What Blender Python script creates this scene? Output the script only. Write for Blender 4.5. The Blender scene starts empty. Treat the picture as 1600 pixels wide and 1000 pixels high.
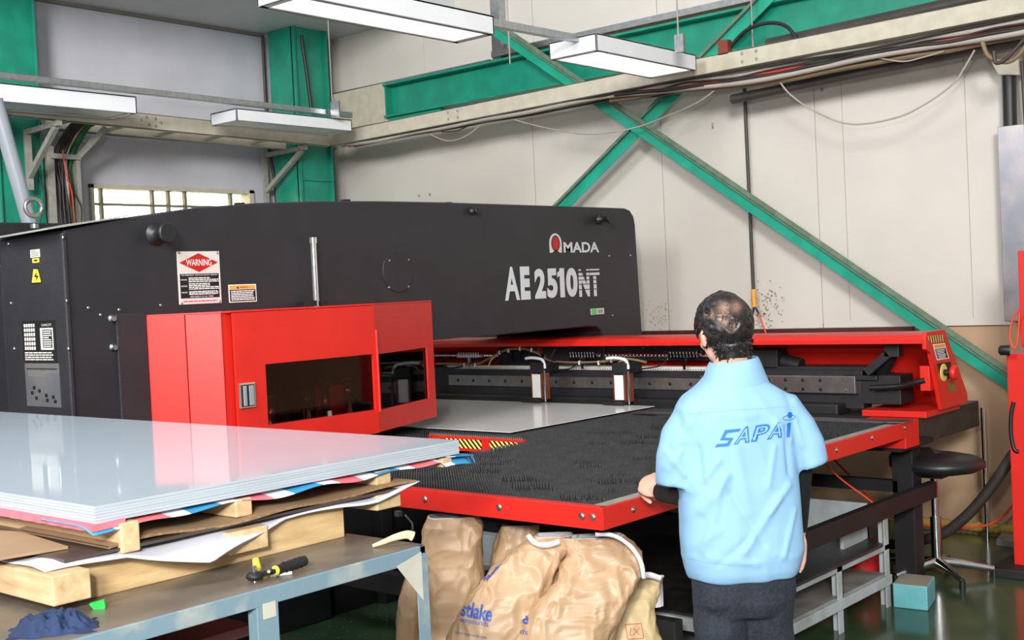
import bpy, bmesh, math, random
from mathutils import Vector, Matrix, noise
from mathutils.bvhtree import BVHTree
random.seed(7)
V = Vector
S = bpy.context.scene
COL = S.collection
# ---------------------------------------------------------------- camera
FPX, CXP, CYP, H = 1875.9, 800., 500., 1.72
YAW, PITCH, ROLL = math.radians(40.76), math.radians(-1.381), math.radians(2.705)
fw = V((math.cos(YAW)*math.cos(PITCH), math.sin(YAW)*math.cos(PITCH), math.sin(PITCH)))
r0 = fw.cross(V((0, 0, 1))).normalized(); u0 = r0.cross(fw)
rt = r0*math.cos(ROLL)-u0*math.sin(ROLL); up = u0*math.cos(ROLL)+r0*math.sin(ROLL)
EYE = V((0, 0, H))
cam = bpy.data.cameras.new('camera'); co = bpy.data.objects.new('camera', cam); COL.objects.link(co)
cam.sensor_width = 36; cam.lens = FPX/1600*36; cam.clip_start = .05; cam.clip_end = 200
M = Matrix((rt, up, -fw)).transposed().to_4x4(); M.translation = EYE
co.matrix_world = M; S.camera = co
# ---------------------------------------------------------------- world, flash, exposure
S.view_settings.view_transform = 'Standard'; S.view_settings.look = 'None'
S.view_settings.exposure = -0.28; S.view_settings.gamma = 1.0; S.view_settings.use_curve_mapping = False
W = bpy.data.worlds.new('world'); S.world = W; W.use_nodes = True
bg = W.node_tree.nodes['Background']; bg.inputs[0].default_value = (.93, .96, 1, 1); bg.inputs[1].default_value = .55
def area(name, loc, target, size, power, col=(1, 1, 1)):
    l = bpy.data.lights.new(name, 'AREA'); l.size = size; l.energy = power; l.color = col
    o = bpy.data.objects.new(name, l); COL.objects.link(o); o.location = loc
    o.rotation_euler = (V(target)-V(loc)).to_track_quat('-Z', 'Y').to_euler(); return o
area('camera_flash', EYE+V((-.35, .15, .55)), (5.2, 4.2, 1.2), .2, 115, (1, .985, .96))
area('added_light', (-7.5, -5.2, 5.6), (4.5, 4., 1.2), 2.4, 2650, (1, .99, .97))  # unseen soft key added far behind the camera for even brightness
area('added_light', (-.5, 3.6, 4.6), (6, 9, 2.6), 1.6, 400, (.97, .98, 1))  # unseen fill added to brighten the left wall

def ray(px, py): return fw+rt*((px-CXP)/FPX)-up*((py-CYP)/FPX)
def ax(px, py, x): d = ray(px, py); return EYE+d*(x/d.x)
def ay(px, py, y): d = ray(px, py); return EYE+d*(y/d.y)
def az(px, py, z): d = ray(px, py); return EYE+d*((z-H)/d.z)
def ad(px, py, D): return EYE+ray(px, py)*D          # a point D metres in front of the eye

# ---------------------------------------------------------------- materials
def lin(c): c /= 255; return c/12.92 if c <= .04045 else ((c+.055)/1.055)**2.4
def rgb(*c): return (lin(c[0]), lin(c[1]), lin(c[2]), 1)
MATS = {}
def mat(name, c, rough=.5, metal=0., var=.06, scale=6., bump=0., bscale=60., c2=None, coat=0., spec=.5, stretch=None, lo=.4, hi=.65):
    m = bpy.data.materials.new(name); m.use_nodes = True; MATS[name] = m
    nt = m.node_tree; N = nt.nodes; L = nt.links; b = N['Principled BSDF']
    tc = N.new('ShaderNodeTexCoord'); mp = N.new('ShaderNodeMapping'); L.new(tc.outputs['Object'], mp.inputs[0])
    if stretch: mp.inputs['Scale'].default_value = stretch
    nz = N.new('ShaderNodeTexNoise'); nz.inputs['Scale'].default_value = scale; nz.inputs['Detail'].default_value = 6
    L.new(mp.outputs[0], nz.inputs['Vector'])
    cr = N.new('ShaderNodeValToRGB'); L.new(nz.outputs[0], cr.inputs[0])
    cr.color_ramp.elements[0].position = lo; cr.color_ramp.elements[1].position = hi
    a = rgb(*c)
    if c2: e0, e1 = a, rgb(*c2)
    else: e0 = tuple(x*(1-var) for x in a[:3])+(1,); e1 = tuple(min(1, x*(1+var)) for x in a[:3])+(1,)
    cr.color_ramp.elements[0].color = e0; cr.color_ramp.elements[1].color = e1
    L.new(cr.outputs[0], b.inputs['Base Color'])
    b.inputs['Roughness'].default_value = rough; b.inputs['Metallic'].default_value = metal
    b.inputs['Coat Weight'].default_value = coat; b.inputs['Specular IOR Level'].default_value = spec
    if bump:
        n2 = N.new('ShaderNodeTexNoise'); n2.inputs['Scale'].default_value = bscale; n2.inputs['Detail'].default_value = 3
        L.new(mp.outputs[0], n2.inputs['Vector'])
        bp = N.new('ShaderNodeBump'); bp.inputs['Strength'].default_value = bump; bp.inputs['Distance'].default_value = .01
        L.new(n2.outputs[0], bp.inputs['Height']); L.new(bp.outputs[0], b.inputs['Normal'])
    return m
K = {}
K['black'] = mat('machine_black_paint', (35, 34, 38), .42, bump=.12, bscale=260, var=.1)
K['black_tex'] = mat('textured_black_paint', (40, 39, 43), .4, bump=.35, bscale=300, var=.1)
K['dark'] = mat('dark_steel', (24, 23, 24), .6, var=.3)
K['darkshelf'] = mat('dark_shelf_steel', (44, 42, 41), .38, var=.3, scale=14)
K['red'] = mat('red_machine_paint', (208, 36, 26), .38, bump=.04, bscale=300, var=.04)
K['green'] = mat('green_column_paint', (14, 134, 108), .4, var=.12, bump=.05, bscale=20)
K['green_lit'] = mat('green_paint_lit_tone', (22, 152, 124), .4, var=.12)  # same paint as the columns, stronger light on the braces put into the colour
K['dusty'] = mat('dusty_green_flange', (96, 118, 98), .7, var=.15, scale=15)
K['winbar'] = mat('olive_window_bar', (112, 106, 90), .5)
K['beige'] = mat('beige_tray_paint', (190, 182, 163), .5, var=.07, scale=12)
K['grey_olive'] = mat('grey_bracket_paint', (150, 148, 138), .5, var=.1, scale=20)
K['wall_left'] = mat('lilac_grey_wall_panel', (188, 187, 194), .35, var=.04, scale=2.5)
K['wall_white'] = mat('cream_white_wall_panel', (205, 199, 190), .38, var=.03, scale=1.6)
K['stain'] = mat('wall_grime', (164, 150, 130), .8, var=.3, scale=30)
K['brown'] = mat('brown_board', (186, 155, 123), .75, var=.06, scale=3)
K['soffit'] = mat('soffit_grey', (205, 208, 208), .45, var=.05, scale=2)
K['seam'] = mat('faint_panel_seam', (168, 161, 150), .7)
K['joint'] = mat('panel_joint', (120, 113, 104), .7)
K['floor'] = mat('green_epoxy_floor', (42, 66, 44), .16, var=.35, scale=2.2, bump=.05, bscale=8, c2=(66, 84, 56))
K['lampbody'] = mat('lamp_housing_white', (226, 228, 230), .4, var=.02)
K['alu'] = mat('brushed_aluminium', (170, 172, 174), .35, 1., var=.1, scale=30)
K['galv'] = mat('galvanised_sheet', (150, 152, 160), .35, .8, c2=(176, 170, 168), scale=5)
K['chrome'] = mat('chrome', (225, 225, 225), .12, 1., var=.02)
K['steel'] = mat('ground_steel', (160, 156, 152), .3, .9, var=.1, scale=20)
K['bronze'] = mat('bronze_bracket', (125, 60, 40), .45, .3, var=.15)
K['white'] = mat('white_paint', (232, 230, 226), .4, var=.02)
K['offwhite'] = mat('label_offwhite', (205, 200, 192), .5, var=.03)
K['ink'] = mat('label_black', (18, 17, 17), .5)
K['yellow'] = mat('label_yellow', (236, 206, 60), .5, var=.03)
K['paleyel'] = mat('pale_yellow', (226, 218, 120), .5, var=.03)
K['orange'] = mat('label_orange', (232, 158, 60), .5)
K['signred'] = mat('sign_red', (186, 24, 20), .45)
K['pink'] = mat('label_pink', (226, 190, 188), .5)
K['logo_grey'] = mat('logo_silver', (200, 203, 205), .4, var=.02)
K['brush'] = mat('black_bristle', (40, 40, 42), .65, var=.3, scale=14)
K['brushbase'] = mat('brush_table_base', (7, 7, 8), .8, var=.3)
K['work'] = mat('bare_sheet_metal', (236, 235, 232), .16, .0, var=.03, scale=3)
K['film'] = mat('film_covered_sheet', (184, 197, 206), .06, .0, var=.01, scale=2, spec=.3)
K['filmedge'] = mat('sheet_stack_edge', (174, 184, 192), .3, .1, c2=(190, 197, 205), scale=14, stretch=(.3, .3, 14))
K['wood'] = mat('pallet_pine', (200, 172, 126), .7, c2=(168, 134, 88), scale=5, stretch=(1.2, 9, 9), bump=.12, bscale=30, lo=.35, hi=.75)
K['wood2'] = mat('pallet_pine_pale', (208, 182, 142), .7, c2=(176, 144, 100), scale=4, stretch=(9, 1.2, 9), bump=.12, bscale=30, lo=.35, hi=.75)
K['card'] = mat('cardboard', (156, 128, 96), .8, var=.06)
K['cardedge'] = mat('cardboard_flute', (140, 108, 76), .85, var=.2, scale=90)
K['paper'] = mat('white_wrap_paper', (204, 204, 212), .7, var=.02, bump=.1, bscale=12)
K['darksheet'] = mat('dark_coated_sheet', (70, 62, 58), .3, var=.08)
K['bench'] = mat('worn_blue_grey_bench_paint', (112, 136, 148), .5, c2=(160, 164, 156), scale=9, lo=.5, hi=.72, bump=.1, bscale=40)
K['benchtop'] = mat('worn_bench_top', (112, 103, 93), .4, .3, c2=(136, 126, 112), scale=6)
K['gusset'] = mat('gusset_plate_paint', (186, 184, 170), .55, var=.06, scale=15)
K['rack'] = mat('grey_rack_paint', (170, 180, 182), .5, c2=(150, 156, 154), scale=8, bump=.05)
K['rackshelf'] = mat('worn_rack_shelf', (140, 138, 134), .45, c2=(112, 106, 100), scale=6)
K['bag'] = mat('kraft_paper_sack', (182, 150, 116), .45, var=.05, scale=5)
K['bagy'] = mat('yellow_kraft_sack', (200, 178, 132), .55, var=.05, scale=5)
K['bagin'] = mat('sack_liner', (214, 212, 214), .5)
K['blueink'] = mat('blue_print', (44, 84, 170), .5)
K['redink'] = mat('red_print', (196, 70, 66), .6)
K['shirt'] = mat('light_blue_shirt', (138, 180, 214), .85, var=.03, scale=5)
K['logoblue'] = mat('embroidered_blue', (20, 108, 190), .6, var=.03)
K['skin'] = mat('skin', (214, 160, 138), .5, c2=(226, 178, 158), scale=14, bump=.05, bscale=80)
K['scalp'] = K['skin']
K['hair'] = mat('black_hair', (30, 26, 26), .42, var=.4, scale=40)
K['jeans'] = mat('dark_denim', (32, 37, 48), .85, c2=(44, 50, 62), scale=90, bump=.08, bscale=200)
K['sleeve'] = mat('black_knit_sleeve', (7, 7, 12), .9)
K['rubber'] = mat('black_rubber', (26, 26, 27), .45)
K['seat'] = mat('black_vinyl', (28, 28, 30), .4)
K['hose'] = mat('dark_hose', (60, 54, 50), .5, var=.15)
K['cable'] = mat('dark_cable', (44, 38, 36), .5)
K['cablew'] = mat('pale_cable', (168, 160, 150), .5)
K['cablebr'] = mat('brown_cable', (126, 104, 76), .5)
K['cabler'] = mat('red_cable', (178, 56, 40), .5)
K['cableo'] = mat('orange_cable', (220, 72, 36), .5)
K['cableg'] = mat('green_cable', (30, 104, 56), .5)
K['yhose'] = mat('tan_corrugated_hose', (178, 150, 72), .5, var=.1)
K['teal'] = mat('teal_painted_wood', (108, 178, 184), .55, c2=(92, 160, 166), scale=6)
K['tealtop'] = mat('bare_block_top', (150, 146, 132), .7, var=.1)
K['rag'] = mat('navy_cloth', (28, 46, 80), .85, var=.15, scale=12)
K['limegreen'] = mat('lime_plastic', (40, 214, 74), .35)
K['glove'] = mat('cream_glove', (218, 202, 148), .85, var=.06, scale=30, bump=.3, bscale=90)
K['maroon'] = mat('maroon_steel', (112, 62, 62), .45, var=.1)
K['dimred'] = mat('dark_red_rail', (74, 26, 26), .5, var=.2)
K['fins'] = mat('metal_shavings', (190, 190, 190), .3, .8)
K['olive'] = mat('olive_plate', (130, 112, 52), .5, var=.2, scale=60)
K['greenst'] = mat('green_sticker', (86, 196, 92), .4)
K['greypipe'] = mat('grey_plastic_pipe', (140, 146, 152), .35)
K['outwall'] = mat('outdoor_cream_wall', (250, 244, 222), .8)
def emis(name, c, s):
    m = bpy.data.materials.new(name); m.use_nodes = True; b = m.node_tree.nodes['Principled BSDF']
    b.inputs['Base Color'].default_value = c; b.inputs['Emission Color'].default_value = c; b.inputs['Emission Strength'].default_value = s
    return m
K['glow'] = emis('fluorescent_diffuser', (1, .99, .97, 1), 2.2)
def glassy(name, c, t):
    m = bpy.data.materials.new(name); m.use_nodes = True; nt = m.node_tree; nt.nodes.remove(nt.nodes['Principled BSDF'])
    tr = nt.nodes.new('ShaderNodeBsdfTransparent'); tr.inputs[0].default_value = c
    gl = nt.nodes.new('ShaderNodeBsdfGlossy'); gl.inputs['Roughness'].default_value = .03
    fr = nt.nodes.new('ShaderNodeFresnel'); fr.inputs[0].default_value = 1.32
    mx = nt.nodes.new('ShaderNodeMixShader'); nt.links.new(fr.outputs[0], mx.inputs[0]); nt.links.new(tr.outputs[0], mx.inputs[1])
    nt.links.new(gl.outputs[0], mx.inputs[2]); nt.links.new(mx.outputs[0], nt.nodes['Material Output'].inputs[0]); return m
K['tint'] = glassy('smoked_acrylic', (.62, .42, .36, 1), 0)
K['glass'] = glassy('window_glass', (.92, .95, .93, 1), 0)
def striped(name, cols, per, vec, rough=.7):   # repeating colour bands along an object-space direction
    m = bpy.data.materials.new(name); m.use_nodes = True; nt = m.node_tree; N = nt.nodes; L = nt.links; b = N['Principled BSDF']
    tc = N.new('ShaderNodeTexCoord'); d = N.new('ShaderNodeVectorMath'); d.operation = 'DOT_PRODUCT'; L.new(tc.outputs['Object'], d.inputs[0]); d.inputs[1].default_value = vec
    mu = N.new('ShaderNodeMath'); mu.operation = 'DIVIDE'; L.new(d.outputs['Value'], mu.inputs[0]); mu.inputs[1].default_value = per
    fr = N.new('ShaderNodeMath'); fr.operation = 'FRACT'; L.new(mu.outputs[0], fr.inputs[0])
    cr = N.new('ShaderNodeValToRGB'); cr.color_ramp.interpolation = 'CONSTANT'; L.new(fr.outputs[0], cr.inputs[0])
    el = cr.color_ramp.elements; n = len(cols)
    while len(el) < n: el.new(.5)
    for i, c in enumerate(cols): el[i].position = c[0]; el[i].color = rgb(*c[1])
    L.new(cr.outputs[0], b.inputs['Base Color']); b.inputs['Roughness'].default_value = rough; return m
K['tarp'] = striped('striped_woven_tarp', [(0, (226, 112, 120)), (.3, (226, 222, 226)), (.5, (50, 140, 184)), (.8, (226, 222, 226))], .30, (1, .25, 0))
K['tarpred'] = mat('tarp_red_band', (226, 112, 124), .7, var=.1, scale=20)
K['hazard'] = striped('hazard_stripes', [(0, (232, 212, 110)), (.5, (24, 22, 20))], .034, (0, 1, -1.0), .5)
K['hazard2'] = striped('hazard_stripes_end', [(0, (222, 200, 120)), (.5, (60, 30, 20))], .034, (1, 0, .35), .5)

# ---------------------------------------------------------------- mesh helpers
class MB:
    def __init__(s): s.v = []; s.f = []; s.mi = []; s.sm = []
    def add(s, vs, fs, mi=0, smooth=False):
        o = len(s.v); s.v += [tuple(v) for v in vs]
        for f in fs: s.f.append(tuple(i+o for i in f)); s.mi.append(mi); s.sm.append(smooth)
        return s
    def box(s, a, b, mi=0, Mx=None):
        a, b = [min(a[i], b[i]) for i in range(3)], [max(a[i], b[i]) for i in range(3)]
        vs = [V((x, y, z)) for z in (a[2], b[2]) for y in (a[1], b[1]) for x in (a[0], b[0])]
        if Mx: vs = [Mx @ v for v in vs]
        return s.add(vs, [(0, 2, 3, 1), (4, 5, 7, 6), (0, 1, 5, 4), (2, 6, 7, 3), (0, 4, 6, 2), (1, 3, 7, 5)], mi)
    def prism(s, pts, vec, mi=0):            # planar 3D polygon swept along vec
        n = len(pts); pts = [V(p) for p in pts]; vec = V(vec)
        vs = pts+[p+vec for p in pts]
        nn = V((0, 0, 0))
        for i in range(n): nn += pts[i].cross(pts[(i+1) % n])
        fl = nn.dot(vec) > 0
        fs = [tuple(range(n))[::-1] if fl else tuple(range(n)), tuple(range(n, 2*n)) if fl else tuple(range(n, 2*n))[::-1]]
        for i in range(n):
            j = (i+1) % n; q = (i, j, j+n, i+n); fs.append(q if fl else q[::-1])
        return s.add(vs, fs, mi)
    def bar(s, a, b, w, h, mi=0, upv=(0, 0, 1)):      # rectangular bar from a to b
        a, b = V(a), V(b); d = (b-a).normalized(); u = V(upv); sd = d.cross(u)
        if sd.length < 1e-4: sd = d.cross(V((1, 0, 0)))
        sd.normalize(); u = sd.cross(d)
        vs = [p+sd*(i*w/2)+u*(j*h/2) for p in (a, b) for i, j in ((-1, -1), (1, -1), (1, 1), (-1, 1))]
        return s.add(vs, [(3, 2, 1, 0), (4, 5, 6, 7), (0, 1, 5, 4), (1, 2, 6, 5), (2, 3, 7, 6), (3, 0, 4, 7)], mi)
    def loft(s, rings, mi=0, cap=True, smooth=True):
        n = len(rings[0]); vs = [p for r in rings for p in r]; fs = []
        for k in range(len(rings)-1):
            for i in range(n):
                j = (i+1) % n; fs.append((k*n+i, k*n+j, (k+1)*n+j, (k+1)*n+i))
        s.add(vs, fs, mi, smooth)
        if cap:
            s.add(rings[0], [tuple(range(n))[::-1]], mi); s.add(rings[-1], [tuple(range(n))], mi)
        return s
    def tube(s, pts, r, n=8, mi=0, smooth=True, sub=0):
        pts = [V(p) for p in pts]
        if sub: pts = smoothpath(pts, sub)
        rs = r if isinstance(r, (list, tuple)) else [r]*len(pts)
        if len(rs) != len(pts): rs = [rs[0]+(rs[-1]-rs[0])*i/(len(pts)-1) for i in range(len(pts))]
        rings = []; pv = None
        for i, p in enumerate(pts):
            d = (pts[min(i+1, len(pts)-1)]-pts[max(i-1, 0)]).normalized()
            if pv is None: pv = d.orthogonal().normalized()
            pv = (pv-d*pv.dot(d)).normalized(); q = d.cross(pv)
            rings.append([p+(pv*math.cos(2*math.pi*k/n)+q*math.sin(2*math.pi*k/n))*rs[i] for k in range(n)])
        return s.loft(rings, mi, True, smooth)
    def cyl(s, a, b, r, n=24, mi=0): return s.tube([a, b], r, n, mi)
    def lathe(s, a, d, prof, n=24, mi=0):         # prof: (distance along d, radius)
        a = V(a); d = V(d).normalized(); p = d.orthogonal().normalized(); q = d.cross(p)
        return s.loft([[a+d*t+(p*math.cos(2*math.pi*k/n)+q*math.sin(2*math.pi*k/n))*r for k in range(n)] for t, r in prof], mi)
    def ell(s, c, rx, ry, rz, Mx=None, n=16, mi=0):
        c = V(c); rings = []
        for k in range(1, n//2+4):
            th = math.pi*k/(n//2+4); ring = []
            for i in range(n):
                p = V((rx*math.sin(th)*math.cos(2*math.pi*i/n), ry*math.sin(th)*math.sin(2*math.pi*i/n), -rz*math.cos(th)))
                ring.append(c+(Mx @ p if Mx else p))
            rings.append(ring)
        return s.loft(rings, mi)
    def build(s, name, mats, parent=None, bevel=0., seg=2, sub=0, auto=False):
        me = bpy.data.meshes.new(name); me.from_pydata(s.v, [], s.f); me.update()
        if not isinstance(mats, (list, tuple)): mats = [mats]
        for m in mats: me.materials.append(K[m] if isinstance(m, str) else m)
        for p, mi, sm in zip(me.polygons, s.mi, s.sm): p.material_index = mi; p.use_smooth = sm
        o = bpy.data.objects.new(name, me); COL.objects.link(o)
        if parent: o.parent = parent
        if bevel:
            b = o.modifiers.new('bevel', 'BEVEL'); b.width = bevel; b.segments = seg; b.limit_method = 'ANGLE'; b.angle_limit = .7
        return o
def smoothpath(p, n):
    out = []
    for i in range(len(p)-1):
        a, b, c, d = p[max(i-1, 0)], p[i], p[i+1], p[min(i+2, len(p)-1)]
        for k in range(n):
            t = k/n; out.append(.5*((2*b)+(c-a)*t+(2*a-5*b+4*c-d)*t*t+(3*b-a-3*c+d)*t**3))
    return out+[p[-1]]
def tag(o, label=None, cat=None, group=None, kind=None):
    if label: o['label'] = label
    if cat: o['category'] = cat
    if group: o['group'] = group
    if kind: o['kind'] = kind
    return o
def empty(name, loc, label, cat, group=None):
    o = bpy.data.objects.new(name, None); COL.objects.link(o); o.location = loc; o.empty_display_size = .1
    return tag(o, label, cat, group)
def keep(o, root):            # parent without moving (roots carry only a translation)
    o.parent = root; o.matrix_parent_inverse = Matrix.Translation(-root.location); return o
def part(mb, name, mats, root, bevel=0., label=None):
    o = mb.build(name, mats, None, bevel)
    o.parent = root
    b = root; tot = V((0, 0, 0))
    while b: tot += b.location; b = b.parent
    o.matrix_parent_inverse = Matrix.Translation(-tot)
    if label: o['label'] = label
    return o
def split_part(mb, name, mats, root, label=None):     # every loose piece becomes a part of its own
    par = list(range(len(mb.v))); key = {}
    def find(i):
        while par[i] != i: par[i] = par[par[i]]; i = par[i]
        return i
    for i, v in enumerate(mb.v):
        k = tuple(round(c, 5) for c in v)
        if k in key: par[find(i)] = find(key[k])
        else: key[k] = i
    for f in mb.f:
        for j in f[1:]: par[find(j)] = find(f[0])
    groups = {}
    for fi, f in enumerate(mb.f): groups.setdefault(find(f[0]), []).append(fi)
    for g in groups.values():
        m = MB(); mp = {}
        for fi in g:
            for i in mb.f[fi]:
                if i not in mp: mp[i] = len(m.v); m.v.append(mb.v[i])
            m.f.append(tuple(mp[i] for i in mb.f[fi])); m.mi.append(mb.mi[fi]); m.sm.append(mb.sm[fi])
        part(m, name, mats, root, 0, label)
def struct(mb, name, mats, bevel=0.): o = mb.build(name, mats, None, bevel); o['kind'] = 'structure'; return o
def thing1(mb, name, mats, label, cat, group=None, bevel=0., kind=None):
    return tag(mb.build(name, mats, None, bevel), label, cat, group, kind)
def textmesh(body, shear=0., offset=0., ext=0.):
    c = bpy.data.curves.new('t', 'FONT'); c.body = body; c.shear = shear; c.offset = offset; c.extrude = ext
    o = bpy.data.objects.new('t', c); COL.objects.link(o); bpy.context.view_layer.update()
    me = bpy.data.meshes.new_from_object(o.evaluated_get(bpy.context.evaluated_depsgraph_get()))
    bpy.data.objects.remove(o); bpy.data.curves.remove(c)
    vs = [v.co.copy() for v in me.vertices]; fs = [tuple(p.vertices) for p in me.polygons]; bpy.data.meshes.remove(me)
    x0 = min(v.x for v in vs); x1 = max(v.x for v in vs); y0 = min(v.y for v in vs); y1 = max(v.y for v in vs)
    return [((v.x-x0)/(x1-x0), (v.y-y0)/(y1-y0)) for v in vs], fs
def flat_text(mb, body, o, ux, uy, w, h, mi=0, **k):     # text filling a w x h box at o on the plane ux, uy
    uv, fs = textmesh(body, **k); o, ux, uy = V(o), V(ux), V(uy)
    nrm = ux.cross(uy)
    if nrm.length: nrm.normalize()
    mb.add([o+ux*(a*w)+uy*(b*h) for a, b in uv], fs, mi)
def rect(mb, o, ux, uy, x0, y0, x1, y1, d=0., mi=0, t=.001):
    o, ux, uy = V(o), V(ux), V(uy); n = ux.cross(uy).normalized()
    mb.prism([o+ux*x+uy*y+n*d for x, y in ((x0, y0), (x1, y0), (x1, y1), (x0, y1))], n*t, mi)
def remesh(mb, voxel, smooth=6, factor=.5):               # melt closed pieces into one continuous skin
    me = bpy.data.meshes.new('tmp'); me.from_pydata(mb.v, [], mb.f); me.update()
    bm = bmesh.new(); bm.from_mesh(me); bmesh.ops.remove_doubles(bm, verts=bm.verts, dist=1e-6); bmesh.ops.recalc_face_normals(bm, faces=bm.faces); bm.to_mesh(me); bm.free()
    o = bpy.data.objects.new('tmp', me); COL.objects.link(o)
    r = o.modifiers.new('r', 'REMESH'); r.mode = 'VOXEL'; r.voxel_size = voxel; r.use_smooth_shade = True
    if smooth:
        q = o.modifiers.new('s', 'SMOOTH'); q.iterations = smooth; q.factor = factor
    bpy.context.view_layer.update()
    out = bpy.data.meshes.new_from_object(o.evaluated_get(bpy.context.evaluated_depsgraph_get()))
    bpy.data.objects.remove(o)
    return out
def meshobj(name, me, m, root, label=None):
    me.materials.clear()
    for x in (m if isinstance(m, (list, tuple)) else [m]): me.materials.append(K[x])
    for p in me.polygons: p.use_smooth = True
    o = bpy.data.objects.new(name, me); COL.objects.link(o)
    if root: o.parent = root; o.matrix_parent_inverse = Matrix.Translation(-root.location)
    if label: o['label'] = label
    return o
def screw(mb, p, d, r=.009, mi=0): mb.lathe(p, d, [(0, r), (.003, r), (.005, r*.6)], 10, mi)
def lines(mb, o, ux, uy, x0, y0, x1, y1, n, d, mi=0, seed=1, lh=.55):      # rows of small print
    R = random.Random(seed); hh = (y1-y0)/n
    for k in range(n):
        y = y1-(k+1)*hh; x = x0; end = x1-(x1-x0)*R.choice([0, 0, .05, .3])
        while x < end:
            w = min((x1-x0)*R.uniform(.05, .16), end-x); rect(mb, o, ux, uy, x, y+hh*.2, x+w, y+hh*(.2+lh), d, mi, .0004); x += w+(x1-x0)*.02

# ================================================================ SETTING
XR, YL = 8.0, 9.2
struct(MB().box((-3, -3.5, -.1), (8.3, 9.5, 0)), 'floor', 'floor')
w0, w1 = ay(138, 289, YL), ay(394, 297, YL); wx0, wx1, wz1, wz0 = w0.x, w1.x, 2.78, 1.75
mb = MB()
mb.box((-3, YL, 0), (wx0, YL+.15, 6)); mb.box((wx1, YL, 0), (8.3, YL+.15, 6))
mb.box((wx0, YL, wz1), (wx1, YL+.15, 6)); mb.box((wx0, YL, 0), (wx1, YL+.15, wz0))
struct(mb, 'wall_left', 'wall_left')
struct(MB().box((XR, -3.5, 0), (XR+.2, YL, 6)), 'wall_right', 'brown')
# white cladding boards of the right wall
mb = MB()
ys = [YL, 6.54, 5.24, 3.93, 2.62, 1.2, -3.5]
for k in range(6):
    zb = 1.35 if k < 4 else 1.40
    mb.box((XR-.03, ys[k]-.004, zb), (XR, ys[k+1]+.004, 3.62))
o = struct(mb, 'trim_1', 'wall_white', .002)
mb = MB()
for y in (2.86, 3.72): mb.box((XR-.032, y-.002, 1.4), (XR-.0295, y+.002, 3.5))
for y in ys[1:5]: mb.box((XR-.028, y-.006, 1.38), (XR-.02, y+.006, 3.6))
struct(mb, 'trim_2', 'seam')
# upper boards above the beam
mb = MB(); yy = [YL, 7.75, 6.45, 5.2, 4.55, 3.2, 1.5, -3.5]
for k in range(7): mb.box((7.93, yy[k]-.003, 3.72), (XR, yy[k+1]+.003, 6))
struct(mb, 'trim_3', 'wall_white', .002)
struct(MB().box((7.86, 6.9, 3.72), (7.93, YL, 3.735)).box((7.78, -3.5, 3.725), (7.95, 6.8, 3.775)), 'trim_4', 'alu')
# soffit of the mezzanine over the corner
struct(MB().box((-3, 7.35, 4.27), (XR, YL, 4.5)).box((-3, 7.33, 4.27), (XR, 7.35, 6)), 'ceiling', 'soffit')
struct(MB().box((-3, YL-.03, 4.24), (7.2, YL, 4.27)), 'trim_5', 'joint')
# window
mb = MB(); fr = .035
mb.box((wx0, YL-.03, wz1-fr), (wx1, YL+.1, wz1)).box((wx0, YL-.03, wz0), (wx1, YL+.1, wz0+fr))
mb.box((wx0, YL-.03, wz0), (wx0+fr, YL+.1, wz1)).box((wx1-fr*1.6, YL-.03, wz0), (wx1, YL+.1, wz1))
win = struct(mb, 'window_1', 'beige', .003)
mb = MB()
for px in (160, 240, 265, 291, 362):
    x = ay(px, 320, YL).x; mb.box((x-.012, YL+.0, wz0), (x+.012, YL+.04, wz1-fr))
for z in (2.615, 2.32, 2.02): mb.box((wx0, YL+.01, z-.011), (wx1, YL+.035, z+.011))
part(mb, 'window_bar', 'winbar', win)
part(MB().box((wx0, YL+.06, wz0), (wx1, YL+.066, wz1)), 'window_pane', 'glass', win)
thing1(MB().box((3, 12.4, 0), (9.5, 12.6, 5)).box((3, 12.2, 2.7), (9.5, 12.4, 2.76)), 'outdoor_wall', 'outwall', 'sunlit cream wall outside, seen through the barred window', 'wall')
l = area('daylight', (6.5, 10.4, 4.5), (6.5, 12.3, 2.3), 1.5, 1800, (1, .97, .88))

# ================================================================ STEEL FRAME
def hcol(x0, x1, y0, y1, z1, flange_x=True, web=.5):
    mb = MB(); t = .02
    mb.box((x0, y0, 0), (x0+t, y1, z1)); mb.box((x1-t, y0, 0), (x1, y1, z1)); ym = y0+(y1-y0)*web
    mb.box((x0, ym-t/2, 0), (x1, ym+t/2, z1)); return mb
mb = hcol(7.22, 7.62, 8.72, 9.1, 4.268, web=.12); mb.box((7.24, 8.735, 2.84), (7.6, 8.75, 2.86))
thing1(mb, 'steel_column', 'green', 'green steel column in the room corner behind the black machine', 'column', bevel=.003)
mb = hcol(4.38, 4.74, 8.8, 9.15, 6, web=.15)
thing1(mb, 'steel_column', 'green', 'green steel column at the left edge of the photo', 'column', bevel=.003)
# beam along the right wall
mb = MB(); y0, y1 = -1.5, 8.08
mb.box((7.80, y0, 3.39), (7.815, y1, 3.66)).box((7.70, y0, 3.66), (7.93, y1, 3.68)).box((7.70, y0, 3.37), (7.93, y1, 3.39)); mb.box((7.72, 8.06, 3.37), (7.93, 8.075, 3.68))
mb.box((7.74, 7.4, 3.3), (7.79, 8.05, 3.37))
thing1(mb, 'steel_beam', 'green', 'long green steel beam running along the top of the right wall', 'beam', bevel=.002)
thing1(MB().box((7.75, 8.09, 3.34), (7.93, 8.9, 3.70)), 'wall_block', 'beige', 'cream block boxed in beside the left end of the green beam', 'block', bevel=.01)
thing1(MB().box((7.84, 6.74, 3.70), (7.92, 6.84, 5.2)), 'steel_upright', 'alu', 'grey metal upright above the green beam behind the long lamp', 'upright')
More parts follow.
